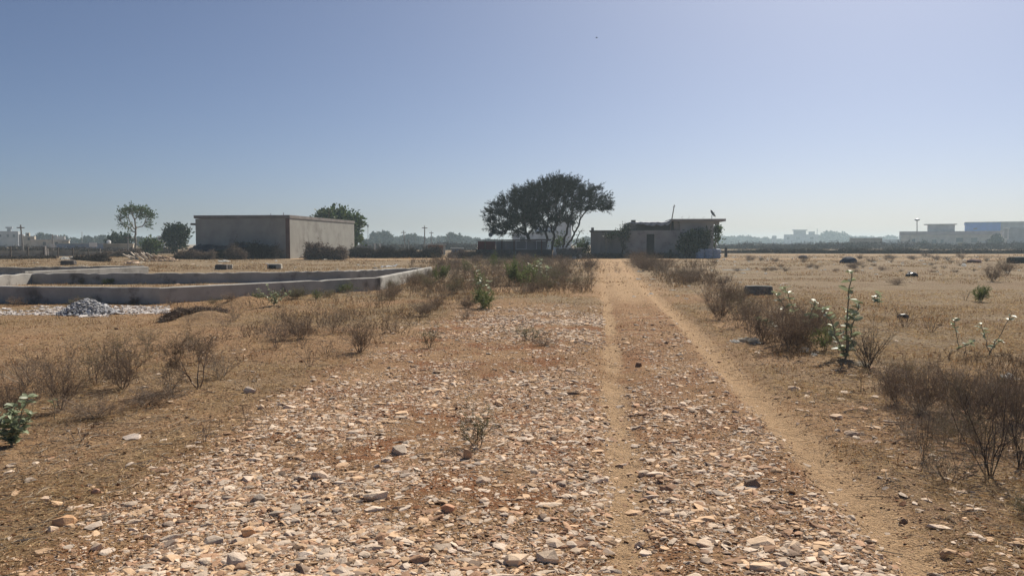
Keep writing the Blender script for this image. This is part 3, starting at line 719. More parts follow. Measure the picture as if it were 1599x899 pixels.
def tree(name, loc, label, ells, roots, seed, natt, step, rtip, rpow, leafn, leafL, leafW, lm, bm_, group=None, tipmax=8, outward=0.6, upb=0.4, spread=0.35, sprigs=0, rmax=9, cat="tree", jitc=0.35, base_leaf=0, rs_min=0.0):
    r = np.random.default_rng(seed)
    att = in_ell(r, ells, natt); att = att[att[:, 2] > 0.3]
    P, par, cnt = grow(r, att, roots, step, step * 1.5)
    rad = np.minimum(rtip * cnt ** rpow, rmax)
    k = np.where(par >= 0)[0]
    tr = [seg_tubes(P[par[k]], P[k] + (P[k] - P[par[k]]) * 0.06, np.where(par[par[k]] >= 0, np.minimum(rad[par[k]], rad[k] * 1.5), rad[par[k]]), rad[k], 5)]
    tips = np.where(cnt <= tipmax)[0]
    cen = np.mean([e[:3] for e in ells], 0) - np.array([0, 0, 1.0])
    sgd = P[tips] - cen; sgd /= np.linalg.norm(sgd, axis=1, keepdims=True) + 1e-9
    if sprigs:
        idx = np.repeat(np.arange(len(tips)), sprigs); b0 = P[tips][idx]
        d = sgd[idx] * 0.8 + np.array([0, 0, upb]) + r.normal(size=(len(idx), 3)) * 0.55; d /= np.linalg.norm(d, axis=1, keepdims=True)
        L = r.uniform(0.35, 1.1, len(idx)) * spread * 2; e = b0 + d * L[:, None]
        tr.append(seg_tubes(b0, e, np.full(len(idx), rtip * 0.8), np.full(len(idx), rtip * 0.3), 3))
        src = np.repeat(np.arange(len(idx)), leafn); u = r.random(len(src))[:, None]
        pos = b0[src] * (1 - u) + e[src] * u + r.normal(size=(len(src), 3)) * 0.05
        dl = d[src] * 0.9 + r.normal(size=(len(src), 3)) * 0.45
    else:
        src = np.repeat(np.arange(len(tips)), leafn * 2)
        pos = P[tips][src] + r.normal(size=(len(src), 3)) * spread
        dl = sgd[src] * outward + np.array([0, 0, upb]) + r.normal(size=(len(src), 3)) * 0.7
    n = len(src)
    o = empty(name, loc, label, cat, group)
    V, F = joinVF(tr); link("trunk", np_mesh("trunk", V, F, bm_, smooth=True), o)
    V, F = leaf_quads(pos, dl, r.uniform(0.6, 1.4, n) * leafL * (1 if sprigs else 1.35), r.uniform(0.6, 1.3, n) * leafW * (1 if sprigs else 1.5), r.random(n) * 6.28)
    clump = 0.75 + 0.5 * fbm(pos[:, 0] / 1.1 + 50, pos[:, 2] / 1.1 + pos[:, 1] * 0.7, seed, 3)
    t = (clump * r.uniform(0.7, 1.3, n))[:, None] * np.array([1, 1, 1]) * (1 + r.normal(size=(n, 3)) * 0.08)
    link("crown", np_mesh("crown", V, F, lm, tint=np.repeat(np.clip(t, 0.2, 2), 4, 0)), o)
    return o
LEAF_AC = mat("acacia_leaf", (0.020, 0.027, 0.015), (0.015, 0.020, 0.012), 2, 0.9, tint=True, trans=0.08, spec=0.1)
LEAF_GR = mat("green_leaf", (0.085, 0.125, 0.035), (0.055, 0.085, 0.025), 1.5, 0.6, tint=True, trans=0.3)
LEAF_DK = mat("dark_leaf", (0.04, 0.065, 0.03), (0.028, 0.045, 0.022), 1.5, 0.6, tint=True, trans=0.2)
LEAF_FAR = mat("far_leaf", (0.042, 0.058, 0.034), (0.03, 0.042, 0.026), 0.5, 0.8, tint=True, trans=0.2)
def E(px, py, rx, rz, ry, Y, bx, dy=0.0):
    a = at(px, py, Y); s = Y / FPX; return [a[0] - bx, dy, a[2], rx * s, ry, rz * s]
def acacia():
    Y = 83.0; bx = at(860, 402, Y)[0]
    e = [E(777, 333, 20, 24, 1.8, Y, bx, -0.5), E(806, 326, 32, 24, 2.6, Y, bx), E(825, 330, 40, 22, 3.0, Y, bx, -1.0), E(858, 308, 40, 24, 3.2, Y, bx, -0.8), E(798, 358, 32, 11, 2.2, Y, bx, -0.6), E(774, 348, 16, 20, 1.6, Y, bx, -0.3), E(845, 340, 46, 15, 2.8, Y, bx, 0.8), E(835, 352, 34, 12, 2.4, Y, bx, -0.8), E(872, 340, 26, 12, 2.4, Y, bx, -0.8), E(834, 312, 40, 24, 3.6, Y, bx, 0.5), E(874, 295, 38, 20, 3.8, Y, bx), E(912, 308, 28, 18, 2.6, Y, bx),
         E(938, 321, 22, 13, 2.0, Y, bx), E(890, 345, 18, 8, 1.5, Y, bx), E(862, 316, 58, 22, 3.2, Y, bx, 0.4), E(908, 320, 38, 14, 2.6, Y, bx, -0.4), E(812, 347, 36, 14, 2.6, Y, bx, -0.5), E(842, 335, 34, 17, 3.0, Y, bx), E(790, 355, 20, 11, 1.5, Y, bx), E(900, 325, 30, 12, 3.0, Y, bx), E(868, 320, 30, 16, 3, Y, bx)]
    s = Y / FPX
    tree("acacia_tree", (bx, Y, 0), "big flat-crowned thorny acacia with forked dark trunks beside the low shed", e,
         [(-(860 - 836) * s, 0.3, 0.0), (0, 0, 0), (19 * s, 0.4, 0), (-8 * s, 0.5, 0)], 11, 5200, 0.30, 0.012, 0.41, 30, 0.22, 0.042, LEAF_AC, BARK, tipmax=5, upb=0.35, spread=0.42, sprigs=3)
acacia()
def simple_tree(name, label, pxb, pyb, Y, ells, seed, natt=350, step=0.4, leafn=10, leafL=0.3, leafW=0.16, lm=LEAF_GR, bm_=BARK, **k):
    bx = at(pxb, pyb, Y)[0]
    return tree(name, (bx, Y, 0), label, [E(*q[:5], Y, bx) for q in ells], [(0, 0, 0)], seed, natt, step, k.pop('rtip', 0.02), k.pop('rpow', 0.42), leafn, leafL, leafW, lm, bm_, **k)
simple_tree("round_tree", "round-crowned green tree rising behind the sunlit side of the grey house", 543, 399, 108,
            [(520, 340, 28, 15, 2.6), (545, 350, 22, 18, 2.4), (505, 346, 16, 12, 2), (552, 372, 14, 12, 1.6)], 21, 420, 0.4, 16, 0.32, 0.2)
simple_tree("thin_tree", "thin pale-limbed tree with sparse leaves at the top, by the beige house", 212, 397, 110,
            [(205, 330, 20, 9, 1.8), (228, 334, 14, 9, 1.4), (192, 340, 8, 12, 1.0), (200, 352, 10, 10, 1.2), (228, 350, 8, 10, 1)], 22, 210, 0.38, 15, 0.24, 0.10, LEAF_GR, BARKP, tipmax=3, spread=0.28, rtip=0.026, rpow=0.36)
simple_tree("leafy_tree", "low dense green tree behind the white roof tank of the beige house", 190, 392, 140, [(188, 375, 18, 10, 2), (180, 380, 12, 8, 2)], 23, 160, 0.5, 14, 0.36, 0.24, LEAF_DK)
simple_tree("green_bush", "round green bush at the foot of the thin pale tree", 236, 396, 106, [(236, 384, 13, 9, 1.1)], 24, 120, 0.3, 16, 0.25, 0.16, LEAF_GR, cat="bush")
simple_tree("dark_tree", "dark dense twin-crowned tree beside the grey house's canopy", 276, 398, 112, [(266, 366, 9, 13, 1.2), (283, 365, 11, 13, 1.3), (275, 383, 14, 8, 1.3)], 25, 330, 0.35, 18, 0.28, 0.18, LEAF_DK)
simple_tree("yard_tree", "dark leafy tree in front of the long low house's tall wing", 1075, 402, 81.5, [(1076, 374, 13, 11, 0.9), (1097, 368, 11, 12, 0.9), (1086, 384, 22, 9, 1.0), (1066, 384, 6, 10, 0.7)], 26, 260, 0.28, 15, 0.2, 0.13, LEAF_DK, spread=0.22, jitc=.2)
simple_tree("slender_tree", "slender light green tree just past the end wall of the long low house", 1115, 402, 87, [(1118, 362, 7, 12, 0.8), (1113, 376, 8, 10, 0.8), (1121, 372, 6, 9, 0.7)], 27, 110, 0.3, 11, 0.24, 0.12, LEAF_GR, BARKP, spread=0.25)
simple_tree("leaning_sapling", "bare leaning sapling with a few twigs beside the acacia and stone wall", 882, 400, 81, [(905, 362, 9, 6, 0.6), (912, 357, 5, 4, 0.4)], 28, 14, 0.3, 1, 0.15, 0.06, LEAF_DK, BARK, rtip=0.022)
simple_tree("green_shrub_tree", "fresh green bush in the gap between the stone wall and the long low house", 909, 401, 88, [(910, 388, 9, 7, 0.8)], 29, 60, 0.25, 14, 0.2, 0.11, LEAF_GR, cat="bush")
simple_tree("vine_bush", "dark creeper mass hanging over the front of the low wing's wall", 972, 402, 82.8, [(952, 370, 10, 6, 0.3), (966, 367, 9, 8, 0.3), (976, 356, 6, 9, 0.4), (975, 378, 5, 14, 0.3)], 30, 90, 0.22, 10, 0.15, 0.08, LEAF_DK, cat="creeper", spread=0.18)
simple_tree("green_bush", "small green bush beneath the acacia's spreading limb, by the capping slab", 872, 400, 85, [(872, 380, 9, 9, 0.6)], 31, 50, 0.25, 9, 0.2, 0.1, LEAF_GR, cat="bush")
simple_tree("garden_palm", "round dusty green tree before the far grey warehouse", 1556, 387, 285, [(1555, 376, 11, 9, 2.6)], 32, 80, 0.7, 14, 0.55, 0.4, LEAF_FAR)
simple_tree("green_bush", "low hazy bush beside the far white cabin", 1440, 387, 288, [(1441, 382, 8, 4, 2)], 33, 50, 0.6, 14, 0.55, 0.35, LEAF_FAR, cat="bush")

# hazy tree belts along the horizon: four kinds of crown, many copies
protos = []
for i, (el, n_) in enumerate(([(0, 0, 4.2, 3.4, 3, 2.6), (1.8, 0, 3.4, 2.4, 2, 1.8)], 150), ) if False else ():
    pass
def far_proto(i, ells):
    return tree("hazy_tree", (0, 0, 0), "x", ells, [(0, 0, 0)], 60 + i, 150, 0.75, 0.05, 0.4, 20, 0.8, 0.6, LEAF_FAR, BARK, spread=0.65)
protos = [far_proto(0, [(0, 0, 4.4, 3.2, 3, 2.2), (0.3, 0, 1.8, 3.2, 2.2, 1.4), (1.9, 0, 3.4, 2.2, 2, 1.8), (-2, 0, 3.6, 1.8, 2, 1.6)]),
          far_proto(1, [(0, 0, 5.0, 2.3, 2.3, 2.6), (0.8, 0, 2.8, 2.5, 2, 1.4)]),
          far_proto(2, [(0, 0, 3.4, 4.0, 3, 1.7), (0, 0, 1.5, 3.6, 2, 1.3), (-2, 0, 4.2, 1.7, 2, 1.7), (2.2, 0, 4.0, 1.8, 2, 1.4)])]
PH = [6.4, 7.4, 5.8]; PW = [7.6, 5.4, 8.6]
used_p = [False] * 3
def far_tree(px, yt, wp, Y, label, k, group):
    a = at(px, yt, Y); h = a[2]; sw = wpx(wp, Y) / PW[k]; sh = h / PH[k]
    loc = (a[0], Y, -0.1); rz = (px * 7.13) % 6.28
    if not used_p[k]:
        used_p[k] = True; o = protos[k]; o.location = loc; o.rotation_euler[2] = rz; o.scale = (sw, sw, sh); o["label"] = label; o["group"] = group
    else: o = dup(protos[k], loc, rz, (sw, sw, sh), label, group)
rg = random.Random(5)
for (px, yt, wp, Y) in ((10, 369, 34, 260), (28, 372, 26, 240), (62, 367, 22, 262), (75, 368, 24, 265), (98, 370, 22, 270), (118, 373, 28, 280), (140, 371, 30, 250), (158, 370, 26, 255), (176, 370, 22, 250), (245, 373, 22, 230), (258, 374, 20, 235), (222, 372, 24, 240)):
    far_tree(px, yt, wp, Y * 1.35, "green-grey hazy tree behind the far houses beyond the post fence", rg.randrange(3), "hazy trees behind the far houses by the post fence")
for (px, yt, wp, Y) in ((572, 375, 20, 200), (585, 366, 20, 215), (601, 364.5, 25, 220), (618, 371, 20, 250), (633, 369, 20, 240), (642, 368, 24, 235), (657, 371, 18, 260), (674, 372, 18, 270), (690, 371, 22, 280), (709, 366.5, 26, 230), (727, 371, 20, 260), (742, 373, 22, 270)):
    far_tree(px, yt, wp, Y * 1.7, "hazy blue-green tree in the gap between the grey house and the low shed", rg.randrange(3), "hazy trees between the grey house and the shed")
for (px, yt, wp, Y) in ((757, 374, 24, 290), (776, 375, 24, 300), (902, 374, 20, 290), (916, 371, 20, 280), (930, 374, 18, 300)):
    far_tree(px, yt, wp, Y * 1.7, "hazy tree glimpsed past the acacia, low on the horizon", rg.randrange(3), "hazy trees glimpsed past the acacia")
for (px, yt, wp, Y) in ((1128, 370, 22, 380), (1143, 371, 24, 400), (1160, 370, 26, 420), (1176, 372, 24, 390), (1192, 372, 24, 410), (1204, 374, 20, 400), (1218, 374, 20, 420), (1284, 369, 18, 400), (1294, 364.5, 26, 390), (1308, 365.5, 26, 395), (1320, 369, 22, 400), (1336, 371, 24, 420), (1352, 371, 26, 420), (1372, 372, 24, 420), (1390, 370, 24, 430)):
    far_tree(px, yt, wp, Y * 2.1, "pale blue hazy tree around the distant block of flats", rg.randrange(3), "pale hazy trees around the distant flats")

# ------------------------------------------------------------------ thorn fences and brush heaps
TWIG = mat("dry_twig", (0.27, 0.21, 0.16), (0.17, 0.13, 0.10), 6, 0.95, tint=True)
TWIGD = mat("dark_twig", (0.10, 0.082, 0.068), (0.065, 0.053, 0.045), 6, 0.95, tint=True)
def brush(name, label, cat, pts, h, dep, n, seed, m=TWIGD, L=0.9, r0=0.018, core=0.75):
    """a bank of cut thorn branches along a line"""
    r = np.random.default_rng(seed); pts = np.array(pts, float); k = r.random(n) * (len(pts) - 1); i = np.minimum(k.astype(int), len(pts) - 2); u = (k - i)[:, None]
    b = pts[i] * (1 - u) + pts[i + 1] * u
    hv = h * (0.35 + 1.1 * fbm(k * 4, k * 0, seed, 3)) * np.where(r.random(n) < 0.06, 1.35, 1.0); t = r.uniform(-1, 1, n)
    P = np.stack([b[:, 0], b[:, 1] + t * dep / 2, r.random(n) ** 0.7 * hv * (1 - t * t * 0.7)], 1)
    P[:, 2] += T(P[:, 0], P[:, 1])
    D = r.normal(size=(n, 3)); D[:, 2] = np.abs(D[:, 2]) * 0.6; D /= np.linalg.norm(D, axis=1, keepdims=True); l = r.uniform(0.4, 1.2, n)[:, None] * L
    V1, F1 = seg_tubes(P - D * l * 0.5, P + D * l * 0.5, np.full(n, r0), np.full(n, r0 * 0.4), 3)
    lv = np.repeat(np.arange(n), 3); PP = P[lv] + D[lv] * (r.random(len(lv))[:, None] - 0.5) * l[lv]
    V2, F2 = leaf_quads(PP, r.normal(size=(len(lv), 3)), L * r.uniform(0.12, 0.3, len(lv)), L * r.uniform(0.03, 0.08, len(lv)), r.random(len(lv)) * 6)
    V, F = joinVF([(V1, F1), (V2, F2)]); t_ = np.concatenate([np.repeat(r.uniform(0.5, 1.5, n), 6), np.repeat(r.uniform(0.4, 1.5, len(lv)), 4)])
    cx, cy = pts[:, 0].mean(), pts[:, 1].mean(); V = V - np.array([cx, cy, 0])
    o = link(name, np_mesh(name, V, F, m, tint=t_[:, None]), None, (cx, cy, 0)); return tag(o, label, cat)
def gl(*pp): return [g(*p) for p in pp]
brush("thorn_fence", "long dark bank of cut thorn branches between the grey house and the low shed", "thorn fence", [(at(548, 404, 84)[0], 84), (at(620, 404, 83)[0], 83), (at(688, 404, 84)[0], 84)], 1.05, 1.8, 5200, 71)
brush("thorn_fence", "grey-brown bank of thorn branches before the low shed's maroon end", "thorn fence", [(at(702, 404, 82)[0], 82), (at(744, 404, 79)[0], 79), (at(800, 404, 79)[0], 79)], 0.75, 1.2, 2300, 72, TWIG)
brush("thorn_fence", "very long dark thorn hedge along the far edge of the dry field", "thorn fence", [(at(1122, 396, 125)[0], 125), (at(1300, 396, 120)[0], 120), (at(1460, 396, 118)[0], 118), (at(1660, 396, 118)[0], 118)], 0.7, 1.6, 7500, 73, TWIGD, 0.8, 0.03)
brush("scrub_belt", "faint hazy line of scrub farther off behind the very long dark hedge", "scrub", [(at(1110, 390, 215)[0], 215), (at(1350, 390, 205)[0], 205), (at(1680, 390, 200)[0], 200)], 1.6, 6, 5200, 84, TWIGD, 1.8, 0.06)
brush("scrub_belt", "hazy scrub under the far trees, seen over the bank of thorn branches", "scrub", [(at(540, 390, 190)[0], 190), (at(745, 390, 180)[0], 180)], 1.5, 6, 2600, 85, TWIGD, 1.8, 0.06)
brush("scrub_belt", "hazy scrub behind the rough post fence and the far houses' feet", "scrub", [(at(-40, 392, 125)[0], 125), (at(270, 392, 120)[0], 120)], 1.1, 3, 2600, 86, TWIGD, 1.2, 0.04)
brush("brush_heap", "big dark bush against the sunlit side wall of the grey house", "bush", [(at(478, 404, 73)[0], 73.5), (at(535, 404, 73)[0], 74)], 1.55, 2.0, 2800, 74, TWIG, 0.9)
brush("brush_heap", "dark heap of brushwood against the front of the grey house, right of its tarpaulin", "brush heap", [(at(365, 404, 74)[0], 74.6), (at(430, 404, 74)[0], 74.6)], 1.55, 1.8, 2400, 75, TWIGD, 0.9)
brush("brush_heap", "round brown brush heap before the middle of the black tarpaulin", "brush heap", [(at(353, 406, 72)[0], 72.5), (at(383, 406, 72)[0], 72.5)], 1.1, 1.4, 1300, 76, TWIG, 0.7)
brush("brush_heap", "dull brush heap below the canopy end of the grey house", "brush heap", [(at(275, 406, 73)[0], 73), (at(335, 406, 72)[0], 72)], 0.7, 1.3, 1500, 77, TWIG, 0.7)
brush("brush_heap", "dark brush heap beyond the second plot wall, beside the post fence", "brush heap", [(at(118, 407, 66)[0], 66), (at(165, 407, 64)[0], 64)], 0.75, 1.6, 1500, 78, TWIGD, 0.7)
brush("brush_heap", "dark strip of brush along the foot of the rough post fence", "brush heap", [(at(-20, 405, 76)[0], 76), (at(85, 405, 76)[0], 76)], 0.3, 1.0, 1500, 79, TWIGD, 0.6)
brush("brush_heap", "grey brush pile at the foot of the beige house and thin tree", "brush heap", [(at(165, 402, 90)[0], 90), (at(218, 402, 90)[0], 90)], 0.9, 1.5, 1500, 80, TWIG, 0.7)
brush("brush_heap", "dark brush and rubbish along the front of the long low house", "brush heap", [(at(905, 404, 81)[0], 81), (at(980, 404, 82)[0], 82.4), (at(1060, 404, 81)[0], 81.5)], 0.5, 1.0, 1900, 81, TWIGD, 0.6)
brush("brush_heap", "low dark tangle at the foot of the stone wall by the acacia", "brush heap", [(at(838, 404, 79)[0], 79), (at(905, 404, 79)[0], 79)], 0.5, 1.0, 1200, 82, TWIGD, 0.6)
brush("brush_heap", "dark heap of dry weeds on the tan soil mound before the plot wall", "brush heap", gl((262, 500), (300, 494), (345, 492)), 0.16, 1.0, 3000, 83, TWIG, 0.22, 0.004)

# tarpaulin shelter in front of the grey house
def tarp():
    x0, Y = at(296, 404, 74.0)[0], 74.0; n, k = 26, 7; r = np.random.default_rng(8)
    Wd = at(388, 404, 74)[0] - x0; V = []; F = []
    for i in range(n + 1):
        for j in range(k):
            u = i / n; v = j / (k - 1)
            ridge = 1.35 + 0.2 * math.sin(u * 9) * 0.5 + 0.25 * u
            z = ridge * (1 - (1 - v) ** 3 * (0.55 if 0.02 < u < 0.4 else 0.25)) + r.normal() * 0.05
            V.append((u * Wd + r.normal() * 0.05, v * 1.9 + r.normal() * 0.04, max(z, 0.1)))
    for i in range(n):
        for j in range(k - 1): a = i * k + j; F.append((a, a + k, a + k + 1, a + 1))
    o = empty("tarpaulin_shelter", (x0, Y, 0), "low shelter under a black tarpaulin against the front of the grey house", "shelter")
    me = bpy.data.meshes.new("tarpaulin"); me.from_pydata(V, [], F); me.update(); me.materials.append(mat("black_tarpaulin", (0.030, 0.036, 0.048), (0.018, 0.02, 0.026), 2, 0.5, 0.5, 6))
    t = link("tarpaulin", me, o); t.modifiers.new("thick", 'SOLIDIFY').thickness = 0.04
    MB().box(0.15, 0.4 * Wd, 0.25, 0.33, 0.35, 0.85).build("blue_sheet", mat("slate_blue_sheet", (0.10, 0.14, 0.21), None, 2), o)
    for u in (0.02, 0.2, 0.42, 0.6, 0.8, 0.97): MB().tube([(u * Wd, 0.12, -0.1), (u * Wd, 0.12, 1.0)], 0.05, 6).build("prop", RUST, o)
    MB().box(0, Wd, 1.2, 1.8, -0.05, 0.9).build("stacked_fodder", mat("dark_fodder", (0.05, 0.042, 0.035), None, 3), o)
tarp()

# ------------------------------------------------------------------ stones and gravel
STONE = mat("crushed_stone", (0.69, 0.55, 0.425), (0.55, 0.435, 0.325), 14, 0.9, 0.35, 60, tint=True, spec=0.25)
hulls = [hull(100 + i, 14 + i % 5, 0.28 + 0.08 * (i % 5), 1.1 + 0.12 * (i % 4)) for i in range(14)]
grit = [hull(200 + i, 7, 0.6, 1.2) for i in range(6)]
def stone_tint(r, n, redness=0.22):
    base = np.ones((n, 3)) * r.uniform(0.68, 1.18, (n, 1))
    k = r.random(n)
    red = k < redness; base[red] *= np.array([0.70, 0.54, 0.44])
    dark = (k > redness) & (k < redness + 0.10); base[dark] *= np.array([0.40, 0.36, 0.34])
    tan = k > 0.72; base[tan] *= np.array([1.0, 0.86, 0.70])
    grey = (k > 0.6) & (k <= 0.72); base[grey] *= np.array([0.92, 0.94, 0.97])
    return base
def sample(r, n, y0, y1, xspan, dens, power=1.0, xl=None, xr=None):
    """points inside a wedge before the camera, thinned by dens(x, y)"""
    P = []
    got = 0
    while got < n:
        m = n * 2
        y = y0 * (y1 / y0) ** (r.random(m) ** power); 
        half = xspan(y); x = (r.random(m) * 2 - 1) * half
        k = r.random(m) < dens(x, y); P.append(np.stack([x[k], y[k]], 1)); got += k.sum()
    return np.concatenate(P)[:n]
wide = lambda y: y * 0.74 + 0.6
def gravel():
    r = np.random.default_rng(3)
    Vs, Fs, Ts = [], [], []; off = 0
    def layer(tmpl, n, y0, y1, s0, sig, dens, red, sink=0.22, power=1.0, smax=0.12, rel=0.0):
        nonlocal off
        p = sample(r, n, y0, y1, wide, dens, power); x, y = p[:, 0], p[:, 1]
        s = np.minimum(s0 * np.exp(r.normal(size=n) * sig), smax) * (1 + rel * y)
        sc = np.stack([s * r.uniform(0.8, 1.4, n), s * r.uniform(0.7, 1.1, n), s * r.uniform(0.45, 0.95, n)], 1)
        z = T(x, y) + sc[:, 2] * (0.25 - sink)
        V, F, Tn = scatter(tmpl, np.stack([x, y, z], 1), r.random(n) * 6.28, r.normal(size=n) * 0.22, sc, stone_tint(r, n, red), r)
        Vs.append(V); Fs.append(F + off); Ts.append(Tn); off += len(V)
    gz = lambda x, y: np.clip(z_gravel(x, y) * (0.16 + 1.0 * sst(0.34, 0.62, fbm(x / 0.7, y / 0.9, 77, 3))), 0, 1) * np.clip(1 - 0.98 * z_sand(x, y), 0.08, 1)
    layer(hulls, 46000, 3.0, 19, 0.0215, 0.58, gz, 0.20, sink=0.24)
    layer(hulls, 1300, 3.0, 19, 0.055, 0.30, gz, 0.12, smax=0.11)
    layer(grit, 85000, 3.0, 14, 0.0155, 0.35, lambda x, y: np.clip(gz(x, y) + 0.06 * (1 - z_sand(x, y)), 0, 1), 0.30)
    # pale patch where the crushed stone thins out
    wp = lambda x, y: gauss((x - 1.0 - 0.0 * y), 1.7) * gauss(y - 15.6, 2.6) * sst(0.3, 0.6, fbm(x, y, 55, 3)) * (x < rut_l(y) - 0.1)
    layer(hulls, 5200, 11.5, 20, 0.05, 0.35, wp, 0.03)
    # thin strew everywhere else
    sp_ = lambda x, y: (0.25 + 0.75 * sst(0.5, 0.7, fbm(x / 1.5, y / 1.5, 88, 3))) * (1 - 0.8 * z_sand(x, y)) * (0.3 + 0.7 * gauss(x - 0.9 - RM * y, 3.0))
    layer(hulls, 2200, 3.2, 30, 0.035, 0.5, sp_, 0.2, smax=0.09)
    layer(grit, 16000, 3.2, 16, 0.014, 0.4, sp_, 0.45)
    layer(hulls, 420, 3.2, 12, 0.055, 0.4, lambda x, y: sp_(x, y) * (1 - z_gravel(x, y)), 0.25, smax=0.12)
    layer(hulls, 900, 28, 78, 0.10, 0.4, lambda x, y: np.where(x < 0, 1.0, 0.25), 0.1, smax=0.25)
    V, F, Tn = np.concatenate(Vs), np.concatenate(Fs), np.concatenate(Ts)
    tag(link("gravel", np_mesh("gravel", V, F, STONE, tint=Tn)), "crushed pale and reddish stone strewn over the track", None, None, "stuff")
gravel()
_stone_me = {}
def stone(px, py, wd, hd, label, tint=(1, 1, 1), seed=0, rz=0.0, group=None, flat=0.45, name="stone", dd=0.75, cat="stone"):
    x, y = g(px, py); W = wpx(wd, y); Hh = wpx(hd, y)
    V, F = hull(300 + seed, 22, 1.0, 1.0); V = V / (V.max(0) - V.min(0)); V = V * np.array([W, W * dd, Hh * 1.35])
    me = np_mesh(name, V, F, STONE, tint=np.tile(np.array(tint), (len(V), 1)))
    o = link(name, me, None, (x, y, Tz(x, y) + Hh * 0.16)); o.rotation_euler = (0, 0, rz); return tag(o, label, cat, group)
for i, (px, py, wd, hd, tn, lb, rz) in enumerate((
    (205, 685, 28, 9, (1.05, 1.1, 1.2), "smooth long whitish stone lying alone on the straw before the dry shrubs", 0.15),
    (101, 814, 34, 17, (0.95, .72, .52), "tan angular stone chunk on the bare earth, largest outside the gravel", -0.2),
    (82, 826, 18, 10, (1.1, 1.05, 1.0), "pale stone leaning beside the tan angular chunk", 0.4),
    (391, 612, 20, 13, (0.95, 0.95, 0.98), "upright grey-white stone near the small tree-like shrub", 0.2),
    (370, 884, 34, 22, (0.9, 0.92, 0.95), "broad grey flat stone lying at the near edge of the gravel", 0.5),
    (388, 838, 22, 14, (1.0, 0.72, 0.5), "orange-tan squarish stone in the gravel above the broad grey one", 0.3),
    (403, 786, 26, 12, (0.55, 0.58, 0.62), "dark grey block-shaped stone on the gravel's ragged edge", 0.2),
    (808, 889, 44, 16, (1.05, 1.0, 0.93), "large pale slab at the very front of the track's centre", 0.1),
    (856, 886, 38, 20, (1.02, 1.0, 0.95), "pale lumpy stone next to the large front slab", -0.3),
    (626, 712, 28, 14, (0.78, 0.8, 0.82), "grey wedge-shaped stone left of the small green plant", 0.1),
    (754, 762, 24, 10, (1.08, 1.04, 1.0), "flat white stone in front of the small green plant", 0.2),
    (729, 726, 14, 18, (0.72, 0.6, 0.5), "small upright brown stone at the root of the small green plant", 0.0),
    (1188, 852, 44, 12, (1.1, 1.02, 0.92), "large flat cream stone between the two ruts", 0.0),
    (1192, 889, 42, 10, (1.1, 1.0, 0.9), "long flat cream stone below the large one between the ruts", -0.1),
    (1241, 856, 26, 10, (1.12, 1.06, 0.98), "flat pale stone at the inner edge of the sandy rut", 0.3),
    (1175, 757, 26, 14, (0.42, 0.38, 0.36), "dark brown stone standing out on the stony middle of the track", 0.2),
    (1000, 843, 18, 10, (1.05, 1.0, 0.95), "thin pale stone lying in the dusty near rut", 0.0),
    (1482, 866, 26, 13, (0.8, 0.68, 0.55), "brown stone on the outer bank of the sandy rut", 0.4),
    (1357, 847, 14, 9, (0.3, 0.26, 0.24), "small black clod at the inner edge of the sandy rut", 0.4),
    (1411, 811, 14, 9, (0.36, 0.3, 0.27), "dark clod on the sandy rut's outer bank near the stick shadows", 0.1),
    (1306, 651, 22, 9, (1.0, 0.92, 0.84), "pale stone on the verge outside the sandy rut below the grey shrub", 0.1),
    (1330, 679, 24, 9, (0.8, 0.74, 0.7), "greyish flat stone on the verge, lower of the two by the grey shrub", -0.2),
    (1240, 607, 20, 8, (1.05, 0.98, 0.9), "pale flat stone at the verge just past the sandy rut's bend", 0.1),
    (997, 574, 11, 8, (0.35, 0.28, 0.25), "dark clod on the rut's crest far along the track", 0.1),
    (290, 775, 16, 11, (0.95, 0.75, 0.62), "pinkish stone at the gravel's edge above the dark grey block", 0.6),
    (590, 787, 40, 12, (1.1, 1.08, 1.04), "long flat white stone in the middle of the gravel", 0.15),
    (700, 808, 22, 15, (0.85, 0.6, 0.48), "reddish lump in the gravel below the flat white stone", 0.7),
    (500, 752, 30, 12, (0.96, 0.92, 0.9), "wide grey-pink stone in the gravel left of the flat white one", -0.3),
    (452, 640, 22, 7, (1.05, 1.02, 1.0), "thin pale stone at the top edge of the gravel by the dry weeds", 0.2),
    (408, 640, 9, 9, (1.05, 1.0, 0.9), "little pale stone near the upright grey-white one", 0.2),
    (152, 857, 22, 12, (1.05, 1.0, 0.95), "pale rounded stone on the straw near the frame's lower corner", 0.5),
    (230, 838, 12, 8, (1.05, 1.0, 0.95), "small white stone between the pale rounded one and the gravel", 0.5),
    (68, 778, 18, 8, (1.05, 0.98, 0.92), "pale flat stone behind the tan angular chunk", 0.1),
    (150, 768, 14, 10, (0.75, 0.55, 0.48), "small reddish stone on the straw above the pale rounded one", 0.1),
)): stone(px, py, wd, hd, lb, tn, i, rz)
rs = random.Random(12)
for i in range(70):
    while True:
        px, py = rs.uniform(240, 1240), rs.uniform(560, 885)
        x, y = g(px, py)
        if z_gravel(np.array([x]), np.array([y]))[0] > 0.25: break
    wd = rs.uniform(0.055, 0.105) * FPX / y; b = rs.uniform(0.85, 1.15); k = rs.random()
    tn = (b, b * 0.97, b * 0.93) if k < 0.7 else ((b * 0.8, b * 0.68, b * 0.56) if k < 0.88 else (b * 0.6, b * 0.58, b * 0.58))
    kind = "pale flat" if k < 0.7 else ("tan" if k < 0.88 else "dark grey")
    o = stone(px, py, wd, wd * rs.uniform(0.2, 0.38), "%s stone lying among the crushed stone of the track" % kind, tn, 60 + i % 30, rs.uniform(0, 6), "%s stones lying in the track's crushed stone" % kind)
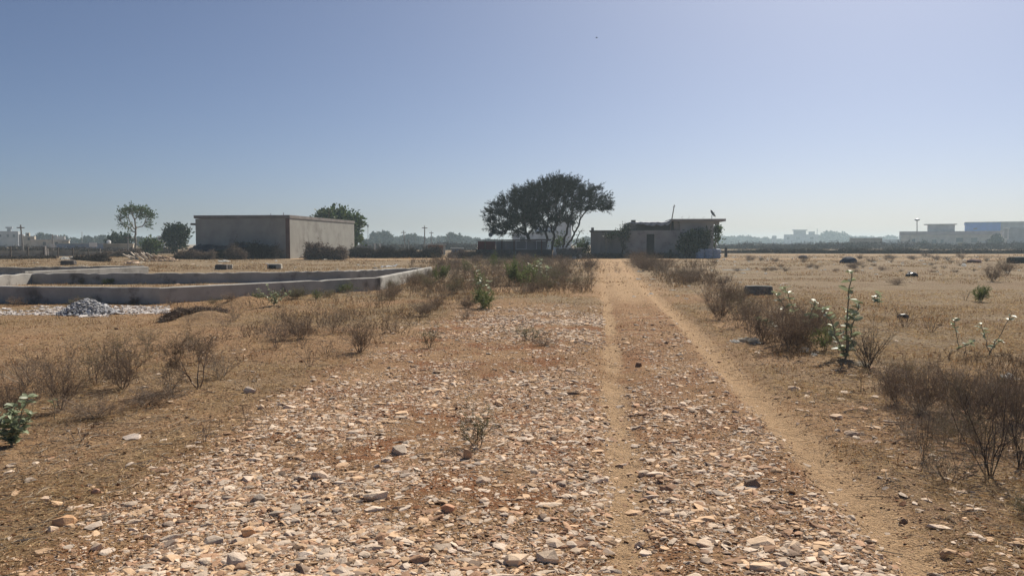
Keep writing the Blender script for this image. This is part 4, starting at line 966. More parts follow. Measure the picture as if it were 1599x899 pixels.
# pale gravel heap before the plot wall
def heap(px, py, wd, hd, n, label, seed, tintc, size=0.06, name="gravel_heap", spread=1.0, cat="heap", m=None, elong=1.0):
    r = np.random.default_rng(seed); x0, y0 = g(px, py); W = wpx(wd, y0) / 2; H = wpx(hd, y0)
    a = r.random(n) * 6.28; rad = np.sqrt(r.random(n)); x = rad * np.cos(a) * W; y = rad * np.sin(a) * W * 0.8 * elong
    prof = (1 - rad ** 1.3) * (0.75 + 0.5 * vnoise(x * 2 / max(W, .1) + 5, y * 2 / max(W, .1) + 9, seed)); z = prof * H * np.where(r.random(n) < 0.3, r.random(n), 1.0)
    s = size * np.exp(r.normal(size=n) * 0.4); sc = np.stack([s, s * 0.85, s * 0.7], 1)
    t = r.uniform(0.65, 1.15, (n, 1)) * np.array(tintc)
    V, F, Tn = scatter(hulls, np.stack([x, y, z], 1), r.random(n) * 6.28, r.normal(size=n) * 0.5, sc, t, r)
    return tag(link(name, np_mesh(name, V, F, m or STONE, tint=Tn), None, (x0, y0, Tz(x0, y0))), label, cat)
heap(138, 489, 94, 21, 2600, "heap of pale crushed stone before the low plot wall", 5, (0.80, 1.0, 1.32), 0.055)  # blue-grey tint puts the heap's backlit shade into the stone colour
def wall_gravel():
    r = np.random.default_rng(6); n = 4200; px = r.uniform(-60, 265, n); py = 478 + r.random(n) * 17 * np.where(px > 170, 0.75, 1)
    P = np.array([g(a, b) for a, b in zip(px, py)]); k = fbm(P[:, 0] * 1.2, P[:, 1] * 1.2, 3, 3) > 0.42; P = P[k]; n = len(P)
    s = 0.055 * np.exp(r.normal(size=n) * 0.4); z = T(P[:, 0], P[:, 1]) + s * 0.1
    V, F, Tn = scatter(hulls, np.column_stack([P, z]), r.random(n) * 6.28, r.normal(size=n) * 0.3, np.stack([s, s * .85, s * .6], 1), r.uniform(0.7, 1.15, (n, 1)) * np.array([0.95, 1.1, 1.35]), r)
    tag(link("loose_gravel", np_mesh("loose_gravel", V, F, STONE, tint=Tn)), "band of loose pale stone chips along the foot of the plot wall", None, None, "stuff")
wall_gravel()

# ------------------------------------------------------------------ straw and dry grass
STRAW = mat("straw", (0.60, 0.46, 0.28), (0.47, 0.34, 0.19), 3, 0.8, tint=True, trans=0.35)
def straw():
    r = np.random.default_rng(9); n = 110000
    p = sample(r, n, 3.0, 26, wide, lambda x, y: np.clip(z_straw(x, y) * (0.15 + 0.85 * sst(0.3, 0.6, fbm(x / 0.6, y / 0.6, 66, 3))), 0, 1), 0.85)
    x, y = p[:, 0], p[:, 1]; P = np.column_stack([x, y, T(x, y) + 0.004 + r.random(n) * 0.015])
    a = r.random(n) * 6.28; D = np.stack([np.cos(a), np.sin(a), r.normal(size=n) * 0.12 + 0.04], 1)
    V, F = leaf_quads(P, D, r.uniform(0.02, 0.10, n), (0.0022 + 0.0004 * y) * r.uniform(0.6, 1.4, n), r.random(n) * 6, 0.05)
    t = r.uniform(0.6, 1.3, (n, 1)) * np.array([1, 0.97, 0.9]) * np.where(r.random((n, 1)) < 0.2, np.array([[0.62, 0.48, 0.38]]), 1.0)
    tag(link("straw_litter", np_mesh("straw_litter", V, F, STRAW, tint=np.repeat(t, 4, 0))), "fallen straw and dead stalks covering the earth", None, None, "stuff")
straw()
def clods():
    r = np.random.default_rng(19); n = 60000
    p = sample(r, n, 3.0, 20, wide, lambda x, y: (0.2 + 0.8 * sst(0.35, 0.6, fbm(x / 0.8, y / 0.8, 61, 3))) * (1 - 0.75 * z_sand(x, y)), 0.9)
    x, y = p[:, 0], p[:, 1]; q = 0.011 * np.exp(r.normal(size=n) * 0.5) * (1 + 0.04 * y)
    t = r.uniform(0.5, 1.15, (n, 1)) * np.where(r.random((n, 1)) < 0.3, np.array([[0.62, 0.42, 0.3]]), 1.0)
    V, F, Tn = scatter(grit, np.stack([x, y, T(x, y) + q * 0.12], 1), r.random(n) * 6.28, r.normal(size=n) * 0.3, np.stack([q, q * .9, q * .65], 1), t, r)
    tag(link("earth_clods", np_mesh("earth_clods", V, F, mat("earth_clod", (0.36, 0.22, 0.125), None, 6, tint=True), tint=Tn)), "crumbs and small clods of dry brown earth", None, None, "stuff")
clods()
def dry_grass():
    r = np.random.default_rng(10); nt_ = 9500
    def dens(x, y):
        d = z_straw(x, y) * sst(0.42, 0.62, fbm(x / 3.0, y / 3.0, 91, 4))
        d = d * np.where(x > rut_r(y) + 0.5, 0.6, 1.0) * (0.35 + 0.65 * sst(6, 12, y)) * (1 - 0.95 * sst(6.5, 5.0, y) * (np.abs(x) < 2.5))
        inside = (x < -4.4) & (x > -19) & (y > 21) & (y < 36)
        return np.clip(d * np.where(inside, 0.4, 1.0), 0, 1)
    p = sample(r, nt_, 4.0, 100, wide, dens, 0.8)
    nb = 9; idx = np.repeat(np.arange(nt_), nb); n = len(idx)
    x = p[idx, 0] + r.normal(size=n) * (0.05 + 0.004 * p[idx, 1]); y = p[idx, 1] + r.normal(size=n) * (0.05 + 0.004 * p[idx, 1])
    hs = (r.uniform(0.03, 0.10, nt_) * (1 + 0.016 * p[:, 1]))[idx] * r.uniform(0.5, 1.2, n)
    D = np.stack([r.normal(size=n) * 0.45, r.normal(size=n) * 0.45, np.ones(n)], 1)
    V, F = leaf_quads(np.column_stack([x, y, T(x, y)]), D, hs, (0.0028 + 0.0006 * y) * r.uniform(0.6, 1.3, n), r.random(n) * 6, 0.1, 0.35)
    tt = r.uniform(0.5, 1.1, nt_)[:, None] * np.where(r.random((nt_, 1)) < 0.35, np.array([[0.62, 0.47, 0.38]]), np.array([[0.95, 0.93, 0.9]]))
    tag(link("dry_grass", np_mesh("dry_grass", V, F, STRAW, tint=np.repeat(tt[idx] * r.uniform(0.7, 1.2, (n, 1)), 4, 0))), "sparse withered grass on the open ground", None, None, "stuff")
dry_grass()

# ------------------------------------------------------------------ shrubs
LEAFB = mat("withered_leaf", (0.25, 0.18, 0.115), (0.17, 0.12, 0.078), 5, 0.9, tint=True, trans=0.3)
LEAFO = mat("olive_leaf", (0.20, 0.20, 0.095), (0.14, 0.145, 0.07), 5, 0.8, tint=True, trans=0.3)
LEAFG = mat("fresh_leaf", (0.19, 0.23, 0.085), (0.13, 0.165, 0.06), 5, 0.7, tint=True, trans=0.35)
CALO = mat("waxy_grey_leaf", (0.40, 0.44, 0.29), (0.29, 0.34, 0.20), 4, 0.45, tint=True, trans=0.3, spec=0.4)
CSTEM = mat("pale_stem", (0.30, 0.27, 0.20), (0.22, 0.19, 0.14), 5, 0.9, tint=True)
def twig_segs(r, h, spread, nstem, depth, wig=0.22, kids=(2, 4), stem_r=0.006, bare=0.2, single=False):
    S = []                                     # (p0, p1, r0, r1)
    def branch(p, d, L, rad, lev):
        n = 4 if lev < depth else 3; p = p.copy()
        for i in range(n):
            d = d + r.normal(size=3) * wig + np.array([0, 0, 0.06]); d /= np.linalg.norm(d)
            q = p + d * L / n; r1 = rad * (1 - 0.55 * (i + 1) / n)
            S.append((p, q, rad * (1 - 0.55 * i / n), r1))
            if lev < depth and (i + 1) / n > bare:
                for _ in range(int(r.integers(kids[0], kids[1]))):
                    nd = d + r.normal(size=3) * 0.75 + np.array([0, 0, 0.15]); nd /= np.linalg.norm(nd)
                    branch(q, nd, L * r.uniform(0.35, 0.6), max(r1 * 0.62, 0.0011), lev + 1)
            p = q
    for k in range(nstem):
        a = 2 * PI * (k + r.random()) / nstem; o = np.array([math.cos(a), math.sin(a), 0])
        branch(o * 0.02 * (0 if single else 1) * r.random() * 3, np.array([0, 0, 1.0]) + o * spread * r.uniform(0.3, 1.2), h * r.uniform(0.6, 0.95), stem_r * r.uniform(0.7, 1.2), 0)
    P0, P1, R0, R1 = (np.array(c) for c in zip(*S)); return P0, P1, R0, R1
SHR = {}
def shrub_proto(key, seed, h, spread, nstem, depth, leaf=None, leafn=1, leafL=0.02, leafW=0.008, tm=TWIG, **k):
    """meshes of one kind of shrub, normalised to height 1 m"""
    r = np.random.default_rng(seed)
    P0, P1, R0, R1 = twig_segs(r, h, spread, nstem, depth, **k)
    top = np.percentile(P1[:, 2], 99); f = 1.0 / top
    V, F = seg_tubes(P0 * f, P1 * f, R0 * f, R1 * f, 3); ns = len(P0)
    st = np_mesh("stems", V, F, tm, tint=np.repeat(r.uniform(0.6, 1.4, ns), 6)[:, None]); lf = None
    if leaf:
        k_ = np.where(R0 < np.percentile(R0, 80))[0]; idx = np.repeat(k_, leafn); n = len(idx); u = r.random((n, 1))
        P = (P0[idx] * (1 - u) + P1[idx] * u) * f; D = (P1 - P0)[idx] / np.linalg.norm((P1 - P0)[idx], axis=1, keepdims=True) + r.normal(size=(n, 3)) * 0.8
        V, F = leaf_quads(P, D, leafL * f * r.uniform(0.5, 1.4, n), leafW * f * r.uniform(0.6, 1.3, n), r.random(n) * 6)
        lf = np_mesh("leaves", V, F, leaf, tint=np.repeat(r.uniform(0.5, 1.4, n), 4)[:, None])
    ext = np.percentile(np.hypot(P1[:, 0], P1[:, 1]), 93) * f * 2
    SHR[key] = (st, lf, ext)
shrub_proto("dry_a", 1, 0.7, 0.8, 13, 2, LEAFB, 1, 0.016, 0.007)
shrub_proto("dry_b", 2, 0.7, 0.65, 12, 2, LEAFB, 1, 0.018, 0.008)
shrub_proto("dry_c", 3, 0.6, 1.0, 12, 2, LEAFB, 1, 0.016, 0.007, wig=0.28)
shrub_proto("treelet", 4, 0.7, 0.7, 4, 3, LEAFB, 2, 0.016, 0.007, bare=0.35, kids=(2, 4), stem_r=0.011)
shrub_proto("bare", 5, 0.7, 0.6, 17, 2, LEAFB, 0 + 1, 0.010, 0.005, tm=TWIGD, kids=(1, 3))
shrub_proto("tall", 6, 1.0, 0.45, 9, 2, LEAFB, 1, 0.016, 0.006, tm=TWIGD, kids=(1, 3), wig=0.16, stem_r=0.008)
shrub_proto("fine", 7, 0.5, 0.6, 7, 2, LEAFO, 3, 0.02, 0.006, kids=(1, 3), tm=TWIGD)
shrub_proto("green", 8, 0.6, 0.55, 8, 2, LEAFG, 3, 0.035, 0.018)
shrub_proto("sparse", 9, 0.5, 0.9, 6, 1, LEAFB, 2, 0.014, 0.006, kids=(1, 3))
shrub_proto("weed", 10, 0.5, 0.45, 10, 1, LEAFG, 4, 0.04, 0.016)
shrub_proto("olive", 11, 0.6, 0.6, 9, 2, LEAFO, 2, 0.02, 0.009)
TWIGP = mat("pale_twig", (0.40, 0.33, 0.25), (0.28, 0.23, 0.17), 6, 0.95, tint=True)
shrub_proto("pale", 12, 0.7, 0.8, 11, 2, LEAFB, 1, 0.012, 0.005, tm=TWIGP, kids=(1, 3))
shrub_proto("stalky", 13, 1.0, 0.5, 8, 2, LEAFB, 1, 0.014, 0.005, tm=TWIG, kids=(1, 3), wig=0.18, stem_r=0.007)
shrub_proto("arching", 14, 0.7, 1.2, 9, 2, LEAFO, 1, 0.016, 0.007, tm=TWIG, kids=(2, 3), wig=0.3)
SN = [0]
def shrub(key, px, py, hd, label, wd=None, group=None, name="dry_shrub", cat="shrub", parts=True, rz=None):
    x, y = g(px, py); h = wpx(hd, y); st, lf, ext = SHR[key]; SN[0] += 1
    sw = (wpx(wd, y) / ext) if wd else h
    sw = min(max(sw, h * 0.45), h * 2.2)
    rz = rz if rz is not None else (SN[0] * 2.399) % 6.283
    z = Tz(x, y) - 0.005
    if parts:
        o = empty(name, (x, y, z), label, cat, group, rz); o.scale = (sw, sw, h)
        link("stems", st, o)
        if lf: link("leaves", lf, o)
    else:
        o = link(name, st, None, (x, y, z)); o.rotation_euler[2] = rz; o.scale = (sw, sw, h); tag(o, label, cat, group)
        if lf: link("leaves", lf, o)
    return o
GL = "dry shrubs on the straw below the gravel heap"
shrub("treelet", 310, 604, 92, "small tree-like dry shrub on a single forked stem, before the tan soil mound", 112)
shrub("dry_a", 95, 640, 112, "dense tall dry shrub behind the white-leaved plant at the edge", 95)
shrub("arching", 150, 600, 84, "twiggy dry shrub in the middle of the shrub row below the gravel heap", 90)
shrub("dry_c", 192, 606, 76, "spreading dry shrub beside the small tree-like one", 85)
shrub("pale", 40, 600, 66, "low dry shrub farther back behind the dense tall one", 90)
shrub("dry_b", 20, 650, 80, "dry shrub half out of the picture behind the white-leaved plant", 80)
shrub("dry_c", 150, 652, 40, "low tangle of dry stalks at the foot of the shrub row", 110)
shrub("dry_c", 230, 632, 34, "flat dry tangle before the small tree-like shrub", 100)
shrub("sparse", 120, 690, 36, "fallen dead branch with bare twigs on the straw", 110, name="dead_branch", cat="branch")
shrub("dry_b", 562, 552, 62, "round twiggy shrub casting a long shadow at the top of the gravel", 72)
shrub("stalky", 432, 545, 62, "brown shrub between the tree-like shrub and the round twiggy one", 80)
shrub("dry_c", 470, 530, 45, "wispy brown shrub behind the round twiggy one", 70)
shrub("pale", 520, 520, 44, "faded brown shrub farther up the slope from the round twiggy one", 60)
shrub("sparse", 482, 575, 48, "nearly bare weed with curved twigs before the round twiggy shrub", 55)
shrub("fine", 670, 545, 40, "small leaning shrub on the gravel's upper corner", 46)
shrub("sparse", 320, 690, 50, "pale leafless weed on the straw near the gravel edge", 52)
shrub("sparse", 385, 664, 46, "dark forked dead stem standing at the gravel edge", 30, name="dead_weed")
shrub("fine", 744, 708, 74, "small grey-green plant growing alone in the middle of the gravel", 84, name="gravel_plant", cat="plant")
shrub("fine", 826, 536, 26, "low reddish-brown plant on the pale stone patch", 72, name="gravel_plant", cat="plant")
shrub("dry_c", 850, 545, 14, "flattened dry weed beside the low plant on the pale stone patch", 60)
shrub("green", 755, 482, 30, "bright green leafy plant at the near edge of the thicket", 46, name="green_plant", cat="plant")
shrub("weed", 748, 462, 46, "tall yellow-green weed behind the bright green plant", 26, name="green_plant", cat="plant")
shrub("weed", 830, 452, 48, "tall green weed in the thicket, nearest the track", 40, name="green_plant", cat="plant")
shrub("green", 806, 445, 36, "olive green bush in the middle of the thicket", 36, name="green_plant", cat="plant")
shrub("weed", 803, 430, 32, "upright pale weed standing above the back of the thicket", 18, name="green_plant", cat="plant")
shrub("weed", 772, 420, 30, "thin weed rising against the low shed from the thicket", 12, name="green_plant", cat="plant")
shrub("weed", 727, 425, 22, "yellowish weed in the thicket near the plot wall's end", 22, name="green_plant", cat="plant")
shrub("green", 690, 440, 26, "pale green plant beside the sunlit end of the plot wall", 24, name="green_plant", cat="plant")
def undergrowth():
    r = np.random.default_rng(23); n = 0; XY = []
    for (k, fx) in ((2600, lambda m: (r.uniform(640, 925, m), 407 + 52 * r.random(m) ** 1.2)), (700, lambda m: (r.uniform(380, 760, m), r.uniform(455, 540, m))), (1000, lambda m: (r.uniform(985, 1120, m), r.uniform(409, 450, m))), (500, lambda m: (r.uniform(1100, 1270, m), r.uniform(485, 560, m))), (1300, lambda m: (r.uniform(1330, 1640, m), r.uniform(560, 760, m)))):
        px, py = fx(k); XY.append(np.array([g(a, b) for a, b in zip(px, py)]))
    P = np.concatenate(XY); x, y = P[:, 0], P[:, 1]
    keep = (fbm(x / 1.4, y / 2.0, 44, 3) > 0.44) & (x < 0.3 + RM * y - 0.6) | (x > rut_r(y) + 0.9) & (fbm(x / 1.1, y / 1.6, 45, 3) > 0.48)
    keep &= r.random(len(x)) < 0.25 + 0.75 * fbm(x / 0.6, y / 1.0, 46, 3); keep &= ~((x < -4.0) & (y > 24) & (y < 38) & (x > -19)); keep &= z_gravel(x, y) < 0.15
    P = P[keep]; x, y = P[:, 0], P[:, 1]; n = len(x)
    idx = np.repeat(np.arange(n), 4); m = len(idx); far = 0.5 + 0.5 * sst(8, 30, y[idx])
    p0 = np.column_stack([x, y, T(x, y) - 0.01])[idx] + np.column_stack([r.normal(size=(m, 2)) * 0.06, np.zeros(m)])
    d = np.column_stack([r.normal(size=(m, 2)) * 0.42, np.ones(m)]); d /= np.linalg.norm(d, axis=1, keepdims=True)
    L = r.uniform(0.10, 0.42, m) * far; p1 = p0 + d * L[:, None]
    V1, F1 = seg_tubes(p0, p1, 0.0016 + 0.00016 * y[idx], 0.0008 + 0.0001 * y[idx], 3)
    j = np.repeat(np.arange(m), 3); u = r.uniform(0.3, 1, (len(j), 1))
    V2, F2 = leaf_quads(p0[j] * (1 - u) + p1[j] * u, d[j] * 0.5 + r.normal(size=(len(j), 3)) * 0.7, r.uniform(0.02, 0.06, len(j)) * (1 + 0.02 * y[idx][j]), r.uniform(0.006, 0.012, len(j)) * (1 + 0.05 * y[idx][j]), r.random(len(j)) * 6)
    V, F = joinVF([(V1, F1), (V2, F2)]); t = np.concatenate([np.repeat(r.uniform(0.6, 1.4, m), 6), np.repeat(r.uniform(0.5, 1.4, len(j)), 4)])
    tag(link("undergrowth", np_mesh("undergrowth", V, F, mat("dead_stalk", (0.30, 0.22, 0.14), (0.21, 0.15, 0.095), 5, 0.9, tint=True, trans=0.3), tint=t[:, None])), "thin brown dead stalks and withered leaves between the shrubs", None, None, "stuff")
undergrowth()
rt = random.Random(21)
for i in range(72):
    py = 408 + 54 * rt.random() ** 1.25; lo = 676 - (py - 408) * 1.2; px = rt.uniform(lo, 922)
    if py > 452 and px > 860: continue
    shrub(rt.choice(("dry_a", "pale", "dry_c", "arching", "stalky", "olive")), px, py, rt.uniform(12, 26) * (0.6 + (py - 400) / 70), "dry brown shrub in the thicket between the plot wall and the track", rt.uniform(24, 46), "dry shrubs in the thicket between plot wall and track", parts=False)
for i in range(18):
    px, py = rt.uniform(590, 740), rt.uniform(458, 500)
    shrub(rt.choice(("pale", "arching", "sparse", "dry_b")), px, py, rt.uniform(14, 30), "low brown weed on the slope between the gravel and the plot wall corner", rt.uniform(30, 56), "low brown weeds on the slope below the plot wall corner", name="dry_weed", parts=False)
for i in range(17):
    px, py = rt.uniform(230, 560), rt.uniform(492, 560)
    shrub(rt.choice(("pale", "sparse", "arching", "stalky")), px, py, rt.uniform(14, 34), "small dry weed on the straw slope before the plot wall", rt.uniform(30, 60), "small dry weeds on the straw slope before the plot wall", name="dry_weed", parts=False)
for i in range(22):
    px = rt.uniform(985, 1090); py = 410 + (px - 985) * 0.28 + rt.uniform(-2, 9)
    shrub(rt.choice(("dry_a", "pale", "arching")), px, py, rt.uniform(16, 28), "dry brown shrub in the row along the far outer verge of the track", rt.uniform(28, 44), "dry shrubs along the far outer verge of the track", parts=False)
for i in range(20):
    px, py = rt.uniform(905, 985), rt.uniform(412, 428)
    shrub("sparse", px, py, rt.uniform(8, 14), "tiny dry tuft on the crest between the wheel ruts", rt.uniform(10, 18), "tiny dry tufts between the far wheel ruts", name="dry_tuft", parts=False)
# the big cluster by the outer rut
for (k, px, py, h, wd, lb) in (
    ("dry_a", 1122, 500, 52, 60, "dense brown shrub at the far end of the cluster beside the concrete block"),
    ("arching", 1152, 514, 62, 76, "brown shrub second from the far end of the cluster, below the concrete block"),
    ("dry_a", 1190, 532, 72, 84, "broad brown shrub in the middle of the verge cluster"),
    ("dry_c", 1232, 545, 78, 100, "wide brown shrub at the foot of the white-leaved plants"),
    ("pale", 1210, 508, 62, 80, "brown shrub at the back of the verge cluster"),
    ("dry_c", 1268, 520, 50, 60, "faded shrub behind the bending white-leaved plant"),
    ("weed", 1288, 548, 46, 50, "leafy green weed between the two waxy-leaved plants"),
    ("bare", 1355, 574, 88, 92, "grey leafless shrub fanning from one base beside a white rag"),
    ("dry_a", 1438, 640, 92, 112, "dense dark brown shrub between the grey one and the tall stalks"),
    ("pale", 1490, 618, 70, 90, "brown shrub behind the dense dark one"),
    ("arching", 1395, 604, 48, 84, "low brown shrub linking the grey and the dense dark ones"),
    ("stalky", 1560, 640, 80, 100, "brown shrub far back beside the crumpled white litter"),
    ("tall", 1545, 742, 190, 150, "tallest clump of dark bare stalks at the side of the track"),
    ("tall", 1592, 724, 150, 120, "tall dark stalks half cut by the picture edge"),
    ("stalky", 1500, 690, 120, 100, "dark stalks just behind the tallest clump"),
    ("tall", 1442, 715, 128, 50, "thin clump of straight dark stalks throwing a stick-like shadow"),
    ("arching", 1540, 700, 60, 140, "dense dry tangle at the foot of the tallest clump"),
    ("olive", 1603, 806, 50, 46, "yellow-green plant at the lower edge beside the track"),
    ("green", 1532, 470, 26, 30, "small dark green shrub alone on the open dry field"),
    ("sparse", 1508, 468, 22, 26, "wispy weed beside the small dark green shrub on the field"),
    ("dry_c", 1400, 445, 12, 34, "low grass-like tuft in the middle of the open dry field"),
    ("dry_b", 1550, 440, 34, 44, "brown weed patch towards the far side of the open field"),
    ("dry_b", 1572, 428, 30, 44, "brown weed patch near the dark container on the field"),
    ("sparse", 1412, 510, 46, 70, "wispy stalks behind the black bag on the field"),
    ("sparse", 1455, 520, 40, 60, "wispy stalks before the black bag on the field"),
    ("dry_b", 1128, 447, 22, 44, "small brown weed beside the concrete block"),
    ("dry_c", 1150, 470, 24, 60, "low brown weed just before the concrete block")):
    shrub(k, px, py, h, lb, wd)
for i in range(64):
    px, py = rt.uniform(1130, 1640), 402 + 24 * rt.random() ** 1.5
    shrub(rt.choice(("dry_a", "dry_c", "bare")), px, py, rt.uniform(4, 10), "small brown weed tuft scattered on the far part of the dry field", rt.uniform(10, 24), "small weed tufts on the far dry field", name="dry_weed", parts=False)
for i in range(20):
    px, py = rt.uniform(1380, 1599), rt.uniform(590, 700)
    shrub(rt.choice(("sparse", "pale", "arching", "stalky")), px, py, rt.uniform(28, 56), "low dry weed in the tangle beyond the tall dark stalks", rt.uniform(50, 90), "low dry weeds behind the tall dark stalks", name="dry_weed", parts=False)
for i in range(12):
    px, py = rt.uniform(430, 600), 452 + rt.uniform(0, 10)
    py += (600 - px) * 0.09
    shrub(rt.choice(("sparse", "olive", "weed", "pale")), px, py, rt.uniform(12, 22), "straggly weed growing along the foot of the plot wall near the tan soil mound", rt.uniform(22, 40), "straggly weeds along the foot of the plot wall near the soil mound", name="wall_weed", cat="weed", parts=False)
for i in range(12):
    shrub(rt.choice(("weed", "olive", "sparse", "dry_c")), rt.uniform(0, 410), rt.uniform(474, 478), rt.uniform(8, 18), "small weed at the dark foot of the plot wall near the gravel heap", rt.uniform(20, 44), "small weeds at the wall foot near the gravel heap", name="wall_weed", cat="weed", parts=False)
for i in range(14):
    px = rt.uniform(598, 676); py = 452 - (px - 590) * 0.25 + rt.uniform(1, 5)
    shrub(rt.choice(("sparse", "olive", "dry_b")), px, py, rt.uniform(10, 18), "pale dry weed along the sunlit side of the plot wall", rt.uniform(12, 24), "pale dry weeds by the sunlit side of the plot wall", name="wall_weed", cat="weed", parts=False)
for i in range(16):
    px, py = rt.uniform(5, 300), rt.uniform(441, 447) - 2
    x, y = g(px, py)
    shrub(rt.choice(("weed", "green", "olive")), px, py, rt.uniform(6, 12), "green weed growing inside the walled plot", rt.uniform(14, 30), "green weeds inside the walled plot", name="wall_weed", cat="weed", parts=False)

for i in range(16):
    u = rt.random(); px, py = 1095 + 330 * u + rt.uniform(-25, 35), 470 + 130 * u + rt.uniform(-26, 22)
    shrub(rt.choice(("pale", "sparse", "arching", "stalky", "dry_a")), px, py, rt.uniform(22, 46) * (0.8 + 0.5 * u), "thin straggly weed in the band between the verge shrubs", rt.uniform(36, 64), "thin straggly weeds among the verge shrubs", name="dry_weed", parts=False)
for (k, px, py, h, wd, lb) in (("dry_b", 1135, 478, 48, 60, "brown shrub just in front of the concrete block's near corner"), ("stalky", 1172, 528, 70, 70, "tall loose brown shrub between the cream rag and the broad middle shrub"),
    ("dry_a", 1250, 540, 66, 80, "dense brown shrub touching the bending waxy plant"), ("pale", 1106, 470, 40, 50, "thin pale shrub at the far tip of the verge cluster"), ("dry_a", 1400, 630, 70, 80, "brown shrub filling the gap between the grey shrub and the dark one"),
    ("dry_b", 1590, 660, 90, 100, "dark brown shrub at the picture edge behind the tall stalks"), ("bare", 1520, 660, 90, 110, "leafless dark shrub in front of the crumpled white litter"),
    ("stalky", 1408, 668, 84, 80, "see-through brown stalks between the dense dark shrub and the thin straight clump"),
    ("arching", 1482, 752, 70, 120, "low arching dead stems just left of the tallest clump"), ("stalky", 1578, 700, 150, 110, "brown stalks rising behind the tallest clump"),
    ("stalky", 60, 622, 96, 90, "loose tall stalks behind the dense tall dry shrub"), ("arching", 205, 585, 70, 96, "loose arching shrub behind the shrub row"), ("pale", 265, 612, 60, 80, "pale thin shrub just left of the small tree-like one"),
    ("pale", 345, 590, 60, 90, "pale thin shrub just right of the small tree-like one"), ("stalky", 610, 520, 40, 50, "thin brown stalks uphill of the round twiggy shrub")):
    shrub(k, px, py, h, lb, wd)
def twig_litter():
    r = np.random.default_rng(29); n = 4200
    p = sample(r, n, 3.4, 16, wide, lambda x, y: np.clip(0.12 + gauss(x - 3.3 - 0.1 * y, 1.1) + 0.45 * gauss(x + 3.6, 1.3), 0, 1) * (1 - z_sand(x, y)) * (1 - 0.9 * z_gravel(x, y)), 0.9)
    a = r.random(n) * 6.28; L = r.uniform(0.05, 0.22, n); cur = r.normal(size=n) * 0.7; P0, P1, R0, R1 = [], [], [], []
    q = p.copy()
    for k in range(4):
        q2 = q + np.stack([np.cos(a + cur * k / 2), np.sin(a + cur * k / 2)], 1) * (L / 4)[:, None]
        zz = lambda u, w_: np.column_stack([u, T(u[:, 0], u[:, 1]) + w_])
        up = r.random(n) * 0.012 + 0.004
        P0.append(zz(q, 0.006 + 0.008 * np.sin(k * 0.78) * (L > 0.1))); P1.append(zz(q2, 0.006 + 0.008 * np.sin((k + 1) * 0.78) * (L > 0.1))); q = q2
    w_ = r.uniform(0.0012, 0.0032, n)
    V, F = seg_tubes(np.concatenate(P0), np.concatenate(P1), np.tile(w_, 4), np.tile(w_ * 0.85, 4), 4)
    t = np.repeat(np.tile(r.uniform(0.4, 1.5, n), 4), 8)
    tag(link("twig_litter", np_mesh("twig_litter", V, F, TWIGP, tint=t[:, None])), "broken curved twigs lying on the bare earth", None, None, "stuff")
twig_litter()
# waxy white-leaved plants (milkweed): stems with pairs of big oval leaves
def milkweed(px, py, hd, stems, label, seed, leafL=0.1, lean=None, dens=1.0, tint=(1, 1, 1)):
    r = np.random.default_rng(seed); x, y = g(px, py); H = wpx(hd, y)
    o = empty("milkweed_plant", (x, y, Tz(x, y)), label, "plant")
    P0, P1, R0, R1 = [], [], [], []; LP, LD = [], []
    for (dx, h, bare) in stems:             # horizontal reach and height as shares of H, bare share of the stem
        tip = np.array([dx * H, r.normal() * 0.12 * H, h * H]); n = 9; p = np.zeros(3)
        for i in range(1, n + 1):
            u = i / n; q = tip * np.array([u ** 1.15, u ** 1.15, u]) + r.normal(size=3) * 0.012 * H
            P0.append(p); P1.append(q); R0.append(0.011 * H * (1 - 0.6 * u) + 0.002); R1.append(0.011 * H * (1 - 0.6 * (u + 0.1)) + 0.002)
            if u > bare:
                for _ in range(int(2.6 * dens + (r.random() < 0.5))):
                    a = r.random() * 6.28; d = np.array([math.cos(a), math.sin(a), 0.45 + r.normal() * 0.35]); LP.append(q); LD.append(d)
            p = q
    V, F = seg_tubes(P0, P1, R0, R1, 6); link("stems", np_mesh("stems", V, F, CSTEM, tint=np.ones((len(V), 3))), o)
    LP, LD = np.array(LP), np.array(LD); LD /= np.linalg.norm(LD, axis=1, keepdims=True); n = len(LP)
    L = 1.25 * leafL * r.uniform(0.6, 1.25, n); Wd = L * r.uniform(0.45, 0.6, n); a, b = frames(LD, r.normal(size=n) * 0.6)
    prof = ((0, 0.12), (0.2, 0.75), (0.5, 1.0), (0.8, 0.75), (1.0, 0.08))
    V = np.stack([LP + LD * (L * u)[:, None] + s * a * (Wd * wv / 2)[:, None] + b * (0.10 * L * (abs(s)) * wv - 0.14 * L * u * u)[:, None] for (u, wv) in prof for s in (-1, 0, 1)], 1).reshape(-1, 3)
    q = np.array([[i * 3 + j, i * 3 + j + 1, i * 3 + j + 4, i * 3 + j + 3] for i in range(4) for j in range(2)])
    F = (q[None] + (np.arange(n) * 15)[:, None, None]).reshape(-1, 4)
    t = np.repeat(r.uniform(0.7, 1.25, (n, 1)) * np.array(tint), 15, 0)
    link("leaves", np_mesh("leaves", V, F, CALO, tint=t, smooth=True), o)
milkweed(1320, 560, 140, [(0.06, 0.98, 0.10), (-0.22, 0.55, 0.05), (0.16, 0.62, 0.05)], "tallest waxy-leaved plant standing at the verge, pale leaves up its stem", 1, 0.095, dens=1.7)
milkweed(1252, 532, 80, [(-0.55, 0.95, 0.5), (-0.25, 1.0, 0.45), (0.3, 0.75, 0.4), (-0.9, 0.4, 0.6)], "bushy waxy-leaved plant bending over the brown shrubs beside the tallest one", 2, 0.085, dens=1.6)
